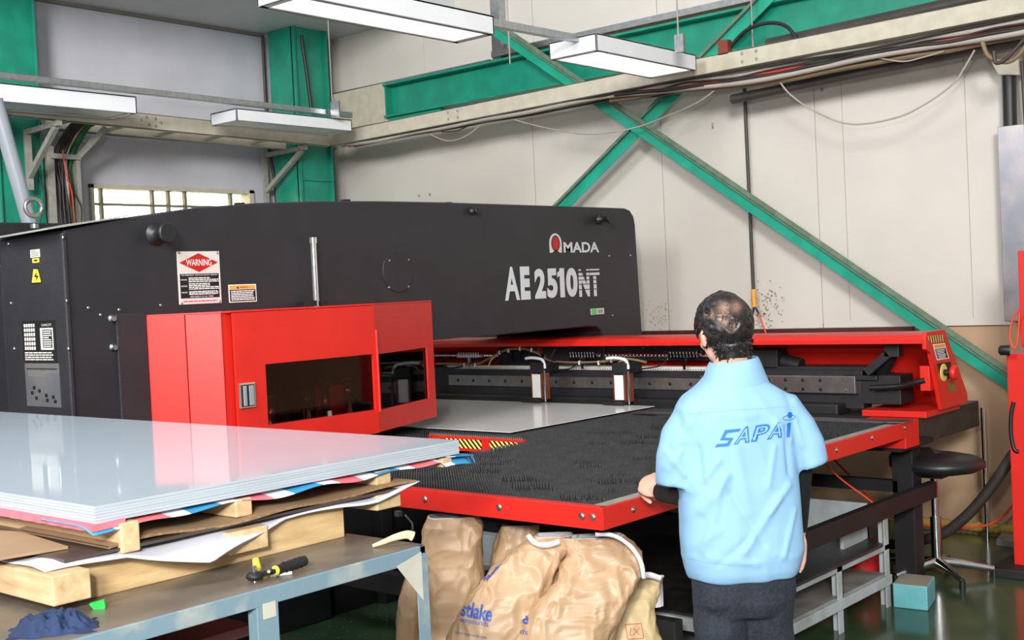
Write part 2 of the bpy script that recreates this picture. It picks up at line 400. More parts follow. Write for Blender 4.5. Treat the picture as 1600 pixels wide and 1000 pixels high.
# X bracing, angle bars in the plane X = 7.78
def angle(name, a, b, w, label):
    a, b = V(a), V(b); d = (b-a).normalized(); n = V((-1, 0, 0)); s_ = d.cross(n).normalized()
    if s_.z < 0: s_ = -s_
    mb = MB(); mb.prism([a, a-s_*w, a-s_*w+n*.008, a+n*.008], b-a)
    mb.prism([a, a+n*.042, a+n*.042+s_*.008, a+s_*.008], b-a, 1)
    mb.prism([a+s_*.008-n*.0, a+s_*.04, a+s_*.04+n*.006, a+s_*.008+n*.006], b-a, 1)
    return thing1(mb, name, ['green_lit', 'dusty'], label, 'brace')
angle('diagonal_brace', ax(777, 42, 7.65), ax(1590, 597, 7.65), .078, 'green diagonal brace falling from the long lamp to the right edge')
angle('diagonal_brace', ax(1205, -18, 7.699), ax(850, 345, 7.699), .085, 'green diagonal brace falling leftward behind the tray to the black machine')
# ---- cable trays
mb = MB()
def channel(mb, a, b, hh, dep, t=.008, side=(1, 0, 0)):   # vertical face a-b of height hh, lips going to `side`
    a, b, s_ = V(a), V(b), V(side)
    mb.prism([a, a+V((0, 0, hh)), a+V((0, 0, hh))+s_*t, a+s_*t], b-a)
    mb.prism([a, a+s_*dep, a+s_*dep+V((0, 0, t)), a+V((0, 0, t))], b-a)
    mb.prism([a+V((0, 0, hh)), a+V((0, 0, hh))+s_*dep, a+s_*dep+V((0, 0, hh-t)), a+V((0, 0, hh-t))], b-a)
XT, YT = 7.4, 8.5
A = V((XT, YT, 3.135)); B1 = V((XT, 1.0, 3.225))
root = empty('cable_tray', (XT, 5, 3.1), 'beige steel cable tray crossing the whole right wall up to the corner', 'cable tray')
mb = MB(); channel(mb, A, B1, .125, .05); part(mb, 'near_rail', 'beige', root, .002)
mb = MB(); channel(mb, A+V((.16, 0, 0)), B1+V((.16, 0, 0)), .125, .05, side=(-1, 0, 0)); part(mb, 'far_rail', 'beige', root)
mb = MB()
for k in range(15):
    y = 8.3-k*.5; z = 3.14+(8.5-y)*.012; mb.box((XT+.02, y-.02, z), (XT+.14, y+.02, z+.02))
split_part(mb, 'rung', 'beige', root)
mb = MB()
for y0_ in (6.93, 4.12):
    for dy, dz in ((-.06, .085), (.05, .085), (-.06, .03), (.05, .03)): screw(mb, (XT, y0_+dy, 3.15+(8.5-y0_)*.012+dz-.005), (-1, 0, 0), .012)
split_part(mb, 'splice_bolt', 'grey_olive', root)
root = empty('cable_tray', (5.5, YT, 3.1), 'beige steel cable tray along the left wall above the window', 'cable tray')
A2 = V((2.5, YT, 3.2)); A1 = V((XT, YT, 3.135))
mb = MB(); channel(mb, A2, A1, .125, .05, side=(0, 1, 0)); part(mb, 'near_rail', 'beige', root, .002)
mb = MB(); channel(mb, A2+V((0, .42, 0)), A1+V((0, .42, 0)), .125, .05, side=(0, -1, 0)); part(mb, 'far_rail', 'beige', root)
mb = MB()
for k in range(10): mb.box((2.8+k*.5, YT+.02, 3.17), (2.84+k*.5, YT+.4, 3.19))
split_part(mb, 'rung', 'beige', root)
mb = MB()
for dx, dz in ((-.1, .07), (-.05, .095), (.03, .09), (.08, .06), (-.03, .04), (.03, .03)): screw(mb, (5.53+dx, YT, 3.16+dz), (0, -1, 0), .013)
split_part(mb, 'splice_bolt', 'grey_olive', root)
# brackets carrying the left tray
for px, py, yb, ye_, lab in ((411, 265, 9.14, 8.56, 'grey triangular wall bracket under the tray corner, beside the corner column'), (41, 240, 8.76, 8.3, 'grey triangular bracket on the left green column under the tray')):
    x = ay(px, py, yb).x; r = empty('wall_bracket', (x, yb, 2.7), lab, 'bracket')
    part(MB().bar((x, yb-.03, 3.12), (x, yb-.03, 2.66), .05, .03, 0, (0, 1, 0)), 'upright_bar', 'grey_olive', r, .002)
    part(MB().bar((x, yb-.02, 3.10), (x, ye_-.06, 3.11), .04, .04), 'top_bar', 'grey_olive', r, .002)
    part(MB().bar((x, yb-.03, 2.76), (x, ye_, 3.09), .04, .04), 'strut_bar', 'grey_olive', r, .002)
# cables under and over the right tray
def lerp(a, b, t): return a+(b-a)*t
cols = ['cable', 'cablebr', 'cablew', 'cable', 'cabler', 'cable', 'cableg', 'cable', 'cablebr', 'cable', 'cable', 'cablew']
names = {'cable': 'dark', 'cablebr': 'brown', 'cablew': 'pale', 'cabler': 'red', 'cableg': 'green'}
for k, c in enumerate(cols):
    R = random.Random(k); pts = []
    n = 16; s0 = 8.3 if k < 6 else 5.6-R.random()
    for i in range(n+1):
        t = i/n; y = s0+(1.6-s0)*t
        z = 3.14+(8.5-y)*.012
        sag = (-.02-.10*max(0, min(1, (5.6-y)/1.5)))*(.25+.75*((k*37 % 11)/11))
        pts.append(V((XT+.02+.11*((k*7 % 12)/12)+R.uniform(-.008, .008), y, z+sag+R.uniform(-.012, .012))))
    thing1(MB().tube(pts, .007+.006*(k % 3), 6, sub=3), 'cable', c, names[c]+' cable in the bundle in and below the right wall tray', 'cable', names[c]+' cables bundled along the right wall tray')
mb = MB().tube([(7.6, 1.2, 3.13), (7.6, 2.6, 3.08), (7.62, 3.4, 3.06), (7.64, 4.4, 3.02)], .035, 10, sub=4)
thing1(mb, 'conduit_pipe', 'hose', 'thick dark conduit lying among the cables below the right wall tray', 'pipe')
mb = MB().tube([(7.55, 1.2, 3.42), (7.55, 4.05, 3.34)], .042, 12)
thing1(mb, 'conduit_pipe', 'hose', 'thick grey pipe lying on top of the right tray against the beam', 'pipe')
def pcable(label, pts, X, r, c, sub=6, name='cable', cat='cable', group=None):
    return thing1(MB().tube([ax(px, py, X) for px, py in pts], r, 8, sub=sub), name, c, label, cat, group)
pcable('pale cable sagging in a wide loop on the right half of the white wall', [(1210, 113), (1232, 145), (1275, 175), (1330, 194), (1400, 184), (1450, 160), (1490, 130), (1508, 104), (1523, 78)], 7.5, .006, 'cablew')
pcable('pale twin cable hanging shallowly across the brace crossing', [(800, 186), (850, 199), (920, 210), (990, 200), (1040, 182), (1090, 160), (1128, 132)], 7.5, .005, 'cablew')
pcable('pale cable loop hanging under the tray left of centre', [(672, 210), (700, 220), (727, 213), (750, 196)], 7.5, .005, 'cablew')
pcable('thin drooping cable below the tray near its right end', [(1320, 80), (1370, 90), (1410, 96), (1440, 90), (1475, 80)], 7.46, .005, 'cablew')
pcable('short dark loop of cable under the tray at the middle', [(690, 206), (715, 204), (740, 192)], 7.5, .005, 'cable')
pcable('thick black hose arching over the tray against the green beam', [(1122, 102), (1140, 75), (1165, 48), (1200, 36), (1230, 42), (1252, 72)], 7.45, .013, 'rubber')
pcable('dark cable resting in a low arch on the tray beside the wooden block', [(1124, 104), (1145, 90), (1165, 89), (1180, 96)], 7.42, .008, 'cable')
pcable('brown hose loop hanging in front of the trapezoid bracket', [(1535, 66), (1545, 88), (1570, 97), (1590, 88), (1610, 60)], 7.35, .014, 'cablebr')
pcable('dark hose looping round the trapezoid bracket plate', [(1553, 80), (1556, 98), (1572, 92), (1600, 62)], 7.33, .011, 'hose')
thing1(MB().box((7.40, 4.28, 3.3), (7.46, 4.36, 3.4)), 'wooden_block', K['bronze'], 'small orange-brown wooden block standing on the right tray', 'block')
# conduit down the wall with connector
r = empty('hanging_conduit', ax(1170, 340, 7.9), 'thin dark conduit running down the white wall from the tray', 'conduit')
part(MB().cyl(ax(1163, 135, 7.93), ax(1178, 470, 7.93), .013, 10), 'pipe', 'hose', r)
part(MB().cyl(ax(1177, 452, 7.9), ax(1179, 482, 7.9), .018, 10), 'coupler', 'orange', r)
thing1(MB().tube([ax(1178, 480, 7.85), ax(1174, 500, 7.85)], .007, 6).tube([ax(1180, 480, 7.85), ax(1187, 492, 7.85)], .008, 6), 'connector', 'rubber', 'small black plug pair at the foot of the hanging conduit', 'plug')
pcable('red air line dropping from the plugs behind the head of the man', [(1186, 490), (1193, 510), (1199, 528)], 7.8, .006, 'cableo', sub=2)
mb = MB(); R = random.Random(3)
for k in range(120):
    t = R.random(); p = ax(1195+R.gauss(0, 14), 470+R.gauss(8, 18), 7.969); q = R.uniform(.002, .008); mb.box(p-V((.001, q, q)), p+V((0, q, q)))
for k in range(90):
    p = ax(1030+R.gauss(0, 14), 495+R.gauss(0, 10), 7.969); q = R.uniform(.001, .004); mb.box(p-V((.001, q, q*2)), p+V((0, q, q*2)))
mb.box(ax(1112, 192, 7.969), ax(1115, 201, 7.969)+V((-.001, 0, 0)))
for px, py in ((655, 306), (672, 304), (1284, 140)): p = ax(px, py, 7.969); mb.box(p-V((.004, .012, .012)), p+V((0, .012, .012)))
struct(mb, 'trim_6', 'stain')
# dark red rail low on the wall behind the machine
thing1(MB().box((7.90, 3.25, 1.28), (7.95, 7.6, 1.349)), 'wall_rail', 'dimred', 'dark red rail on the wall just above the red machine cover', 'rail')
# trapezoid bracket, black pipe and galvanised cover at the right
pts = [ax(*p, 7.8) for p in ((1536, 78), (1590, 66), (1592, 117), (1560, 117))]
thing1(MB().prism(pts, (.1, 0, 0)), 'bracket_plate', 'beige', 'cream trapezoid bracket plate under the right end of the tray', 'bracket', bevel=.004)
r = empty('wall_duct', ax(1580, 300, 7.9), 'black shiny pipe going into a galvanised sheet cover at the right edge', 'duct')
part(MB().cyl(ax(1577, 115, 7.86), ax(1579, 205, 7.86), .042, 20), 'pipe', 'rubber', r)
part(MB().box((7.80, 2.42, 1.38), (7.97, 2.605, 2.61)), 'sheet_cover', 'galv', r, .003)
thing1(MB().cyl((7.8, 2.44, 3.0), (7.78, 2.40, 1.4), .012, 8), 'conduit_pipe', 'hose', 'thin pipe running down in front of the galvanised cover', 'pipe')
# left vertical cable ladder
r = empty('cable_ladder', (5.0, 8.85, 2.5), 'upright grey cable ladder beside the left green column', 'cable ladder')
YLd = 8.9
xa, xb = ay(72, 300, YLd).x, ay(117, 300, YLd).x
for x in (xa, xb): part(MB().box((x-.03, YLd-.1, 1.9), (x+(.03 if x == xa else .005), YLd+.1, 3.02 if x == xa else 2.96)), 'side_rail', 'grey_olive', r, .002)
part(MB().bar((xb, YLd-.1, 2.95), (xb+.13, YLd-.3, 3.16), .03, .05), 'side_rail', 'grey_olive', r)
for z in (2.94, 3.08): part(MB().box((xa, YLd-.12, z-.02), (xb+(.05 if z > 3 else 0), YLd-.095, z+.02)), 'rung', 'grey_olive', r, .002)
nc = 22
for k in range(nc):
    x = xa+.05+(xb-xa-.07)*k/nc; c = 'cableg' if k > 15 else ('cabler' if k == 14 else ('cablew' if k in (13,) else 'cable'))
    RR = random.Random(k); pts = [V((x+RR.uniform(-.008, .008), YLd-.05+RR.uniform(-.03, .03), z)) for z in (1.9, 2.3, 2.7, 2.95)]+[V((x+.05, YLd-.2, 3.15)), V((x+.12, YLd-.2, 3.2))]
    thing1(MB().tube(pts, .011, 6, sub=3), 'cable', c, ('green' if c == 'cableg' else 'dark' if c == 'cable' else 'red' if c == 'cabler' else 'pale')+' cable packed in the upright ladder on the left wall', 'cable', 'cables packed in the left ladder, '+('dark' if c == 'cable' else 'green'))
def ycable(label, pts, Y, rr, c, sub=6, name='cable', cat='cable'):
    return thing1(MB().tube([ay(px, py, Y) for px, py in pts], rr, 8, sub=sub), name, c, label, cat)
ycable('black cable bowing out beside the left green column', [(64, 192), (58, 230), (60, 270), (68, 300), (66, 330), (62, 352)], 8.75, .006, 'cable')
ycable('thin dark cable curving away right of the ladder', [(105, 280), (118, 305), (127, 325), (127, 350)], 8.75, .006, 'cable')
ycable('orange wire wandering down the right side of the ladder', [(98, 235), (103, 270), (112, 300), (117, 350)], 8.72, .005, 'cableo')
ycable('long dark conduit hanging on the left wall near the corner', [(410, 55), (413, 120), (416, 175), (420, 230), (427, 270), (432, 316)], 9.15, .014, 'hose', 2, 'conduit_pipe', 'pipe')
ycable('black hose running down the corner column', [(471, 55), (474, 80), (480, 120), (487, 175)], 8.66, .016, 'rubber', 3, 'hose', 'hose')
thing1(MB().cyl((4.3, 9.1, 3.21), (7.2, 9.1, 3.19), .022, 10), 'conduit_pipe', 'grey_olive', 'horizontal grey conduit on the left wall just below the tray', 'pipe')
thing1(MB().box(ay(427, 144, 9.19)-V((0, .05, .012)), ay(453, 150, 9.19)+V((.05, 0, .014))), 'steel_bar_stub', 'rubber', 'short dark bar sticking out left of the corner column', 'bar')
ycable('grey plastic pipe slanting down across the left green column', [(-8, 155), (50, 362)], 7.4, .05, 'greypipe', 1, 'pipe', 'pipe')
o = thing1(MB().tube([V((3.32, 5.55, 2.19))+V((0.042*math.cos(a), 0, .05+.042*math.sin(a))) for a in [i*math.pi/10 for i in range(21)]], .011, 8).cyl((3.32, 5.55, 2.14), (3.32, 5.55, 2.16), .02, 10), 'lifting_eye', 'steel', 'ring shaped lifting eye standing on top of the black machine', 'ring')
o.location = ay(54, 350, 5.55)-V((3.32, 5.55, 2.16))
# channels carrying the lamps, hanging rods
def rail(a, b, label): thing1(MB().bar(a, b, .045, .045), 'lamp_rail', 'alu', label, 'rail', bevel=.003)
rail((2.6, 7.95, 3.36), (7.18, 7.95, 3.335), 'grey metal rail carrying the two lamps along the left wall')
rail((3.4, 4.42, 3.19), (8.0, 4.72, 3.36), 'grey metal rail joining the long lamp and the lamp at centre right')
for k, (px, y0_, y1_, X, lab) in enumerate(((519, -10, 160, 6.9, 'thin rod hanging beside the corner column'), (797, 40, 100, 6.6, 'thin rod hanging between the two upper lamps'), (1060, -10, 60, 6.7, 'thin rod holding the right end of the lamp at centre right'), (1177, 0, 84, 7.6, 'thin rod hanging in front of the green beam at the right'))):
    a_ = ax(px, y1_, X); thing1(MB().cyl(a_, (a_.x, a_.y, 5.5), .006, 6), 'hanging_rod', 'grey_olive', lab, 'rod')
thing1(MB().box(ax(516, 160, 6.9), ax(530, 182, 6.9)+V((.02, 0, 0))), 'hanger_clip', 'alu', 'grey metal clip at the lower end of the rod beside the corner column', 'clip')
thing1(MB().box(ax(1053, 55, 6.7), ax(1068, 80, 6.7)+V((.03, 0, 0))), 'hanger_clip', 'alu', 'grey metal clip above the lamp at centre right', 'clip')
# lamps
def lamp(x0, x1, y0_, y1_, z, h, label, lit=True):
    r = empty('ceiling_lamp', ((x0+x1)/2, (y0_+y1_)/2, z), label, 'lamp')
    mb = MB(); t = .012
    mb.box((x0, y0_, z), (x1, y0_+t, z+h)).box((x0, y1_-t, z), (x1, y1_, z+h)).box((x0, y0_, z), (x0+t, y1_, z+h)).box((x1-t, y0_, z), (x1, y1_, z+h)).box((x0, y0_, z+h-t), (x1, y1_, z+h))
    mb.box((x0, y0_, z), (x1, y0_+.03, z+.006)).box((x0, y1_-.03, z), (x1, y1_, z+.006)).box((x0, y0_, z), (x0+.05, y1_, z+.006)).box((x1-.05, y0_, z), (x1, y1_, z+.006))
    part(mb, 'housing', 'lampbody', r, .002)
    part(MB().box((x0+.04, y0_+.025, z+.008), (x1-.04, y1_-.025, z+.012)), 'diffuser', 'glow' if lit else 'lampbody', r)
    return r
lamp(3.44, 4.76, 4.13, 4.40, 3.06, .10, 'largest lit fluorescent lamp box at the top of the photo')
lamp(6.08, 7.24, 4.44, 4.82, 3.19, .11, 'lit fluorescent lamp box in front of the green beam')
lamp(5.93, 7.16, 7.92, 8.27, 3.19, .10, 'shallow fluorescent lamp box in front of the corner column', False)
lamp(3.6, 5.08, 8.0, 8.36, 3.185, .13, 'fluorescent lamp box cut by the left edge of the photo', False)

# ================================================================ PUNCHING MACHINE
YM, YB = 5.0, 6.0
pm = empty('punching_machine', (4.9, 5.4, 0), 'large black and red turret punching machine with white lettering on its side', 'machine')
prof = [(2.77, 0), (2.77, 2.085), (3.096, 2.146), (3.449, 2.199), (3.836, 2.233), (4.262, 2.254), (4.735, 2.266), (5.262, 2.272), (7.1, 2.276), (7.16, 2.262), (7.205, 2.22), (7.22, 2.16), (7.245, 1.4), (7.25, 0.0), (6.78, 0.0), (6.775, 1.36), (6.755, 1.41), (6.71, 1.44), (6.62, 1.45), (5.1, 1.45), (4.2, 1.45), (4.2, 0.0)]
frame = part(MB().prism([(x, YM, z) for x, z in prof], (0, YB-YM, 0)), 'frame', 'black', pm, .008)
# thin side skin with a raised rim
# front electrical box with top lip
p1, p2 = ax(10, 372, 2.77), ax(105, 358, 2.77)
part(MB().box((2.752, 4.985, 0), (2.775, 5.56, 2.075)), 'front_cover', 'black_tex', pm, .006)
part(MB().prism([(2.68, 4.975, 2.085), (2.68, 5.6, 2.075), (3.1, 5.6, 2.15), (3.1, 4.99, 2.152)], (0, 0, .006)), 'top_lip', 'grey_olive', pm)
part(MB().box((2.75, 5.55, 0), (4.2, 6.6, 1.96)), 'rear_housing', 'black', pm, .01)
part(MB().box((1.6, 6.65, 0), (4.6, 7.6, ay(50, 348, 6.65).z)), 'rear_cabinet', 'dark', pm, .01)
mb = MB()
for px, py in ((13, 381), (98, 371), (17, 474), (104, 470), (22, 545), (107, 545)): screw(mb, ax(px, py, 2.752), (-1, 0, 0), .009)
split_part(mb, 'cover_screw', 'alu', pm)
ux, uy = V((0, -1, 0)), V((0, 0, 1))
def fp(px, py): return ax(px, py, 2.752)
def panel_on_front(name, px0, py0, px1, py1, base, label):
    a = fp(px0, py1); b = fp(px1, py0); w = a.y-b.y; h = b.z-a.z
    return a, w, h
a, w, h = panel_on_front('', 38, 500, 86, 566, 0, '')
mb = MB(); rect(mb, a, ux, uy, 0, 0, w, h, 0, 0, .002)
for k in range(5):
    for j in range(6): rect(mb, a, ux, uy, w*(.06+.07*k), h*(.3+.11*j), w*(.06+.07*k+.05), h*(.3+.11*j+.08), .002, 1, .0004)
rect(mb, a, ux, uy, w*.55, h*.3, w*.93, h*.82, .002, 1, .0004); rect(mb, a, ux, uy, w*.62, h*.35, w*.9, h*.78, .0025, 0, .0004)
lines(mb, a, ux, uy, w*.64, h*.36, w*.88, h*.77, 8, .003, 1, 4); lines(mb, a, ux, uy, w*.05, h*.04, w*.9, h*.26, 4, .002, 1, 5)
flat_text(mb, 'CAPACITY', a+ux*w*.6+uy*h*.86+V((-.0026, 0, 0)), ux, uy, w*.3, h*.06, 1)
part(mb, 'capacity_plate', ['ink', 'offwhite'], pm, label='black data plate with white tables')
a, w, h = panel_on_front('', 43, 568, 92, 634, 0, '')
mb = MB(); rect(mb, a, ux, uy, 0, 0, w, h, 0, 0, .002); rect(mb, a, ux, uy, w*.05, h*.86, w*.95, h*.885, .002, 1, .0004)
lines(mb, a, ux, uy, w*.1, h*.7, w*.9, h*.83, 3, .002, 2, 8, .3)
for k, (x, y) in enumerate(((.25, .42), (.4, .35), (.3, .18), (.18, .3), (.6, .25), (.8, .22), (.62, .14), (.85, .12))): rect(mb, a, ux, uy, w*(x-.04), h*(y-.03), w*(x+.04), h*(y+.05), .002, 1, .0004)
part(mb, 'instruction_plate', ['galv', 'ink', 'joint'], pm, label='silver plate with small drawings')
a, w, h = panel_on_front('', 48, 389, 62, 403, 0, '')
mb = MB(); rect(mb, a, ux, uy, 0, 0, w, h, 0, 0, .001); lines(mb, a, ux, uy, w*.1, h*.1, w*.9, h*.9, 4, .001, 1, 9)
part(mb, 'small_label', ['offwhite', 'joint'], pm)
a, w, h = panel_on_front('', 51, 403, 61, 411, 0, '')
mb = MB(); rect(mb, a, ux, uy, 0, 0, w, h, 0, 0, .001); rect(mb, a, ux, uy, w*.25, h*.3, w*.75, h*.7, .001, 1, .0004)
part(mb, 'small_label', ['yellow', 'ink'], pm, label='small yellow label')
tri = [fp(49, 444), fp(66, 443), fp(60, 419), fp(52, 418)]
mb = MB().prism(tri, (-.001, 0, 0), 1); c_ = sum((V(t) for t in tri), V())/4
mb.prism([c_+(V(t)-c_)*.82+V((-.001, 0, 0)) for t in tri], (-.001, 0, 0), 0)
bolt = [fp(58, 424), fp(54, 433), fp(57.5, 433), fp(56.5, 440), fp(61, 430.5), fp(57.5, 430.5)]
mb.prism([p+V((-.002, 0, 0)) for p in bolt], (-.0006, 0, 0), 1)
part(mb, 'voltage_warning_sign', ['yellow', 'ink'], pm, label='yellow triangle with a black lightning bolt')
# side panel details, plane Y = YM
ux, uy = V((1, 0, 0)), V((0, 0, 1))
def sp(px, py, d=0.): return ay(px, py, YM-d)
def knob(px, py, r_, L_):
    p = sp(px, py); return MB().lathe(p, (0, -1, 0), [(0, r_*1.1), (.012, r_*1.1), (.014, r_*.62), (L_*.7, r_*.55), (L_*.75, r_*.9), (L_*.95, r_), (L_, r_*.86)], 28)
part(knob(243, 366, .05, .11), 'round_knob', 'rubber', pm); part(knob(738, 330, .024, .05), 'round_knob', 'rubber', pm)
p = sp(936, 343)
part(MB().lathe(p, (0, -1, 0), [(0, .036), (.015, .036), (.02, .022), (.05, .02), (.07, .026), (.11, .042), (.112, .04)], 24), 'round_knob', 'rubber', pm)
p = sp(622, 424); mb = MB().lathe(p, (0, -1, 0), [(0, .122), (.003, .122), (.004, .118)], 40)
part(mb, 'round_cover', 'black', pm)
mb = MB()
for px, py in ((608, 407), (638, 406), (608, 449), (638, 448), (186, 484), (157, 492), (138, 481), (251, 477), (952, 400), (985, 399), (957, 493)): screw(mb, sp(px, py), (0, -1, 0), .008)
for px, py in ((175, 498), (177, 543)): mb.lathe(sp(px, py), (0, -1, 0), [(0, .02), (.004, .02), (.006, .012), (.02, .012)], 12)
split_part(mb, 'side_bolt', 'alu', pm)
part(MB().box((3.0, YM-.012, .4), (3.155, YM+.01, 1.70)), 'lower_side_panel', 'black_tex', pm, .003)
mb = MB()
for px, py in ((204, 341), (285, 330), (374, 318), (540, 313), (700, 317)): pp = ay(px, py, 5.2); mb.box((pp.x-.02, 5.18, pp.z-.03), (pp.x+.02, 5.22, pp.z+.004))
split_part(mb, 'top_bolt', 'dark', pm)
# chrome cylinder post
p = ay(494, 475, 4.93); q = ay(489, 374, 4.93)
part(MB().cyl((p.x, 4.93, 1.6), (p.x, 4.93, q.z), .017, 20).cyl((p.x, 4.93, q.z-.02), (p.x, 4.93, q.z+.01), .022, 20), 'chrome_post', 'chrome', pm)
split_part(MB().box((p.x-.06, 4.9, 1.69), (p.x-.02, 4.96, 1.72)).box((p.x+.02, 4.9, 1.69), (p.x+.05, 4.96, 1.715)), 'post_clamp', 'dark', pm)
# WARNING sign
a = sp(280, 476); w = sp(346, 476).x-a.x; h = sp(277, 393).z-a.z
mb = MB(); rect(mb, a, ux, uy, 0, 0, w, h, 0, 0, .003)
rect(mb, a, ux, uy, w*.04, h*.11, w*.96, h*.575, .003, 1, .0004); rect(mb, a, ux, uy, w*.04, h*.02, w*.96, h*.095, .003, 4, .0004)
cx_, cz_ = w*.5, h*.785
o_ = a+V((0, -.0032, 0)); mb.prism([o_+ux*(cx_+dx*w)+uy*(cz_+dz*h) for dx, dz in ((-.46, 0), (0, -.18), (.46, 0), (0, .18))], (0, -.0005, 0), 2)
flat_text(mb, 'WARNING', a+ux*w*.2+uy*h*.725+V((0, -.0042, 0)), ux, uy, w*.6, h*.125, 3, offset=.01)
def st(t, x0, y0_, x1, y1_, mi=3, **k): flat_text(mb, t, a+ux*w*x0+uy*h*y0_+V((0, -.0040, 0)), ux, uy, w*(x1-x0), h*(y1_-y0_), mi, **k)
st('TO PREVENT SERIOUS BODY INJURY', .07, .53, .93, .56)
st('NEVER', .06, .45, .2, .475); st('NEVER', .06, .33, .2, .355); st('NEVER', .06, .21, .2, .235)
lines(mb, a, ux, uy, w*.24, h*.41, w*.95, h*.51, 3, .0035, 3, 11); lines(mb, a, ux, uy, w*.24, h*.27, w*.95, h*.4, 4, .0035, 3, 12); lines(mb, a, ux, uy, w*.24, h*.17, w*.95, h*.25, 3, .0035, 3, 13)
st('KEEP SAFETY AT ALL TIMES', .26, .125, .8, .15); lines(mb, a, ux, uy, w*.1, h*.035, w*.9, h*.07, 1, .0035, 2, 14)
for x, y in ((.05, .97), (.95, .97), (.05, .03), (.95, .03)): screw(mb, a+ux*w*x+uy*h*y+V((0, -.003, 0)), (0, -1, 0), .006, 5)
part(mb, 'warning_sign', ['offwhite', 'ink', 'signred', 'white', 'pink', 'steel'], pm, label='tall warning sign with a red diamond')
a = sp(358, 473); w = sp(401, 473).x-a.x; h = sp(357, 445).z-a.z
mb = MB(); rect(mb, a, ux, uy, 0, 0, w, h, 0, 0, .002); rect(mb, a, ux, uy, w*.03, h*.05, w*.97, h*.72, .002, 1, .0004); rect(mb, a, ux, uy, w*.03, h*.74, w*.97, h*.95, .002, 2, .0004)
flat_text(mb, 'WARNING', a+ux*w*.4+uy*h*.77+V((0, -.003, 0)), ux, uy, w*.3, h*.14, 3)
mb.prism([a+ux*w*x+uy*h*y+V((0, -.003, 0)) for x, y in ((.28, .77), (.37, .77), (.325, .92))], (0, -.0004, 0), 1)
lines(mb, a, ux, uy, w*.08, h*.1, w*.92, h*.68, 6, .0025, 0, 15)
part(mb, 'warning_label', ['white', 'ink', 'orange', 'signred'], pm, label='small warning label with an orange heading')
# lettering
z_ = -.002
a1 = sp(859, 395); s1 = (sp(936, 395).x-a1.x)
mb = MB()
hA = sp(880, 366).z-sp(880, 396).z
# the rounded capital A with the red disc
def arch(o, w, h, n=20):
    pts = [o, o+uy*(h-w/2)]
    for i in range(n+1): t = math.pi-math.pi*i/n; pts.append(o+ux*(w/2+w/2*math.cos(t))+uy*(h-w/2+w/2*math.sin(t)))
    pts += [o+ux*w]; return pts
aw = s1*.235
mb.prism(arch(a1, aw, hA), (0, -.002, 0), 0)
ctr = a1+ux*aw/2+uy*(hA-aw*.52)
disc = lambda rx, rz, d: [ctr+V((rx*math.cos(t), -d, rz*math.sin(t))) for t in [i*math.pi/16 for i in range(32)]]
mb.prism(disc(aw*.36, aw*.42, .002), (0, -.0006, 0), 1); mb.prism(disc(aw*.28, aw*.34, .0026), (0, -.0006, 0), 2)
mb.prism([a1+ux*aw*x+uy*hA*y+V((0, -.002, 0)) for x, y in ((.2, 0), (.8, 0), (.7, .07), (.5, .13), (.3, .07))], (0, -.0006, 0), 1)
flat_text(mb, 'MADA', a1+ux*s1*.27+V((0, z_, 0)), ux, uy, s1*.73, hA*.55, 0, offset=.03)
part(mb, 'maker_name', ['logo_grey', 'black', 'signred'], pm, label='silver AMADA lettering with a red disc')
mb = MB(); a2 = sp(789, 470); hL = sp(795, 417).z-a2.z; w2 = sp(829, 469).x-a2.x
flat_text(mb, 'A', a2+V((0, z_, 0)), ux, uy, w2*.58, hL, 0, offset=.03); flat_text(mb, 'E', a2+ux*w2*.62+V((0, z_, 0)), ux, uy, w2*.38, hL, 0, offset=.06)
a3 = sp(836, 467); w3 = sp(903, 465).x-a3.x; h3 = sp(840, 420).z-a3.z
for t, x0, x1 in (('2', 0, .25), ('5', .28, .52), ('1', .58, .69), ('0', .73, 1)): flat_text(mb, t, a3+ux*w3*x0+V((0, z_, 0)), ux, uy, w3*(x1-x0), h3, 0, offset=.05)
mb.prism([a3+ux*w3*x+uy*h3*z+V((0, z_, 0)) for x, z in ((.525, .68), (.59, .76), (.62, .98), (.585, .92), (.525, .84))], (0, -.0004, 0)); part(mb, 'model_number', 'logo_grey', pm, label='silver AE 2510 lettering')
a4 = sp(905, 464); w4 = sp(938, 463).x-a4.x; h4 = sp(905, 420).z-a4.z; mb = MB()
bands = [(0, .24), (.27, .43), (.46, .58), (.61, .72), (.76, .85), (.93, .98)]
for letters in (('N', 0, .5), ('T', .52, 1)):
    uv, fs = textmesh(letters[0], offset=.05)
    for lo, hi in bands:
        bm = bmesh.new(); vv = [bm.verts.new((x, y, 0)) for x, y in uv]
        for f in fs:
            try: bm.faces.new([vv[i] for i in f])
            except ValueError: pass
        for yy_, sg in ((lo, -1), (hi, 1)):
            bmesh.ops.bisect_plane(bm, geom=bm.verts[:]+bm.edges[:]+bm.faces[:], plane_co=(0, yy_, 0), plane_no=(0, sg, 0), clear_outer=True)
        bm.verts.index_update(); x0, x1 = letters[1:]
        mb.add([a4+ux*w4*(x0+(x1-x0)*v.co.x)+uy*h4*v.co.y+V((0, z_, 0)) for v in bm.verts], [tuple(v.index for v in f.verts) for f in bm.faces]); bm.free()
part(mb, 'model_number_suffix', 'logo_grey', pm, label='silver NT lettering cut into stripes')
a = sp(923, 492); w = sp(944, 491).x-a.x; h = sp(930, 482).z-a.z; mb = MB(); rect(mb, a, ux, uy, 0, 0, w, h, 0, 1, .001); rect(mb, a, ux, uy, 0.05*w, .08*h, w*.45, h*.92, .001, 0, .0005); rect(mb, a, ux, uy, w*.52, h*.2, w*.92, h*.8, .001, 2, .0005)
part(mb, 'sticker', ['greenst', 'offwhite', 'grey_olive'], pm, label='small green sticker')

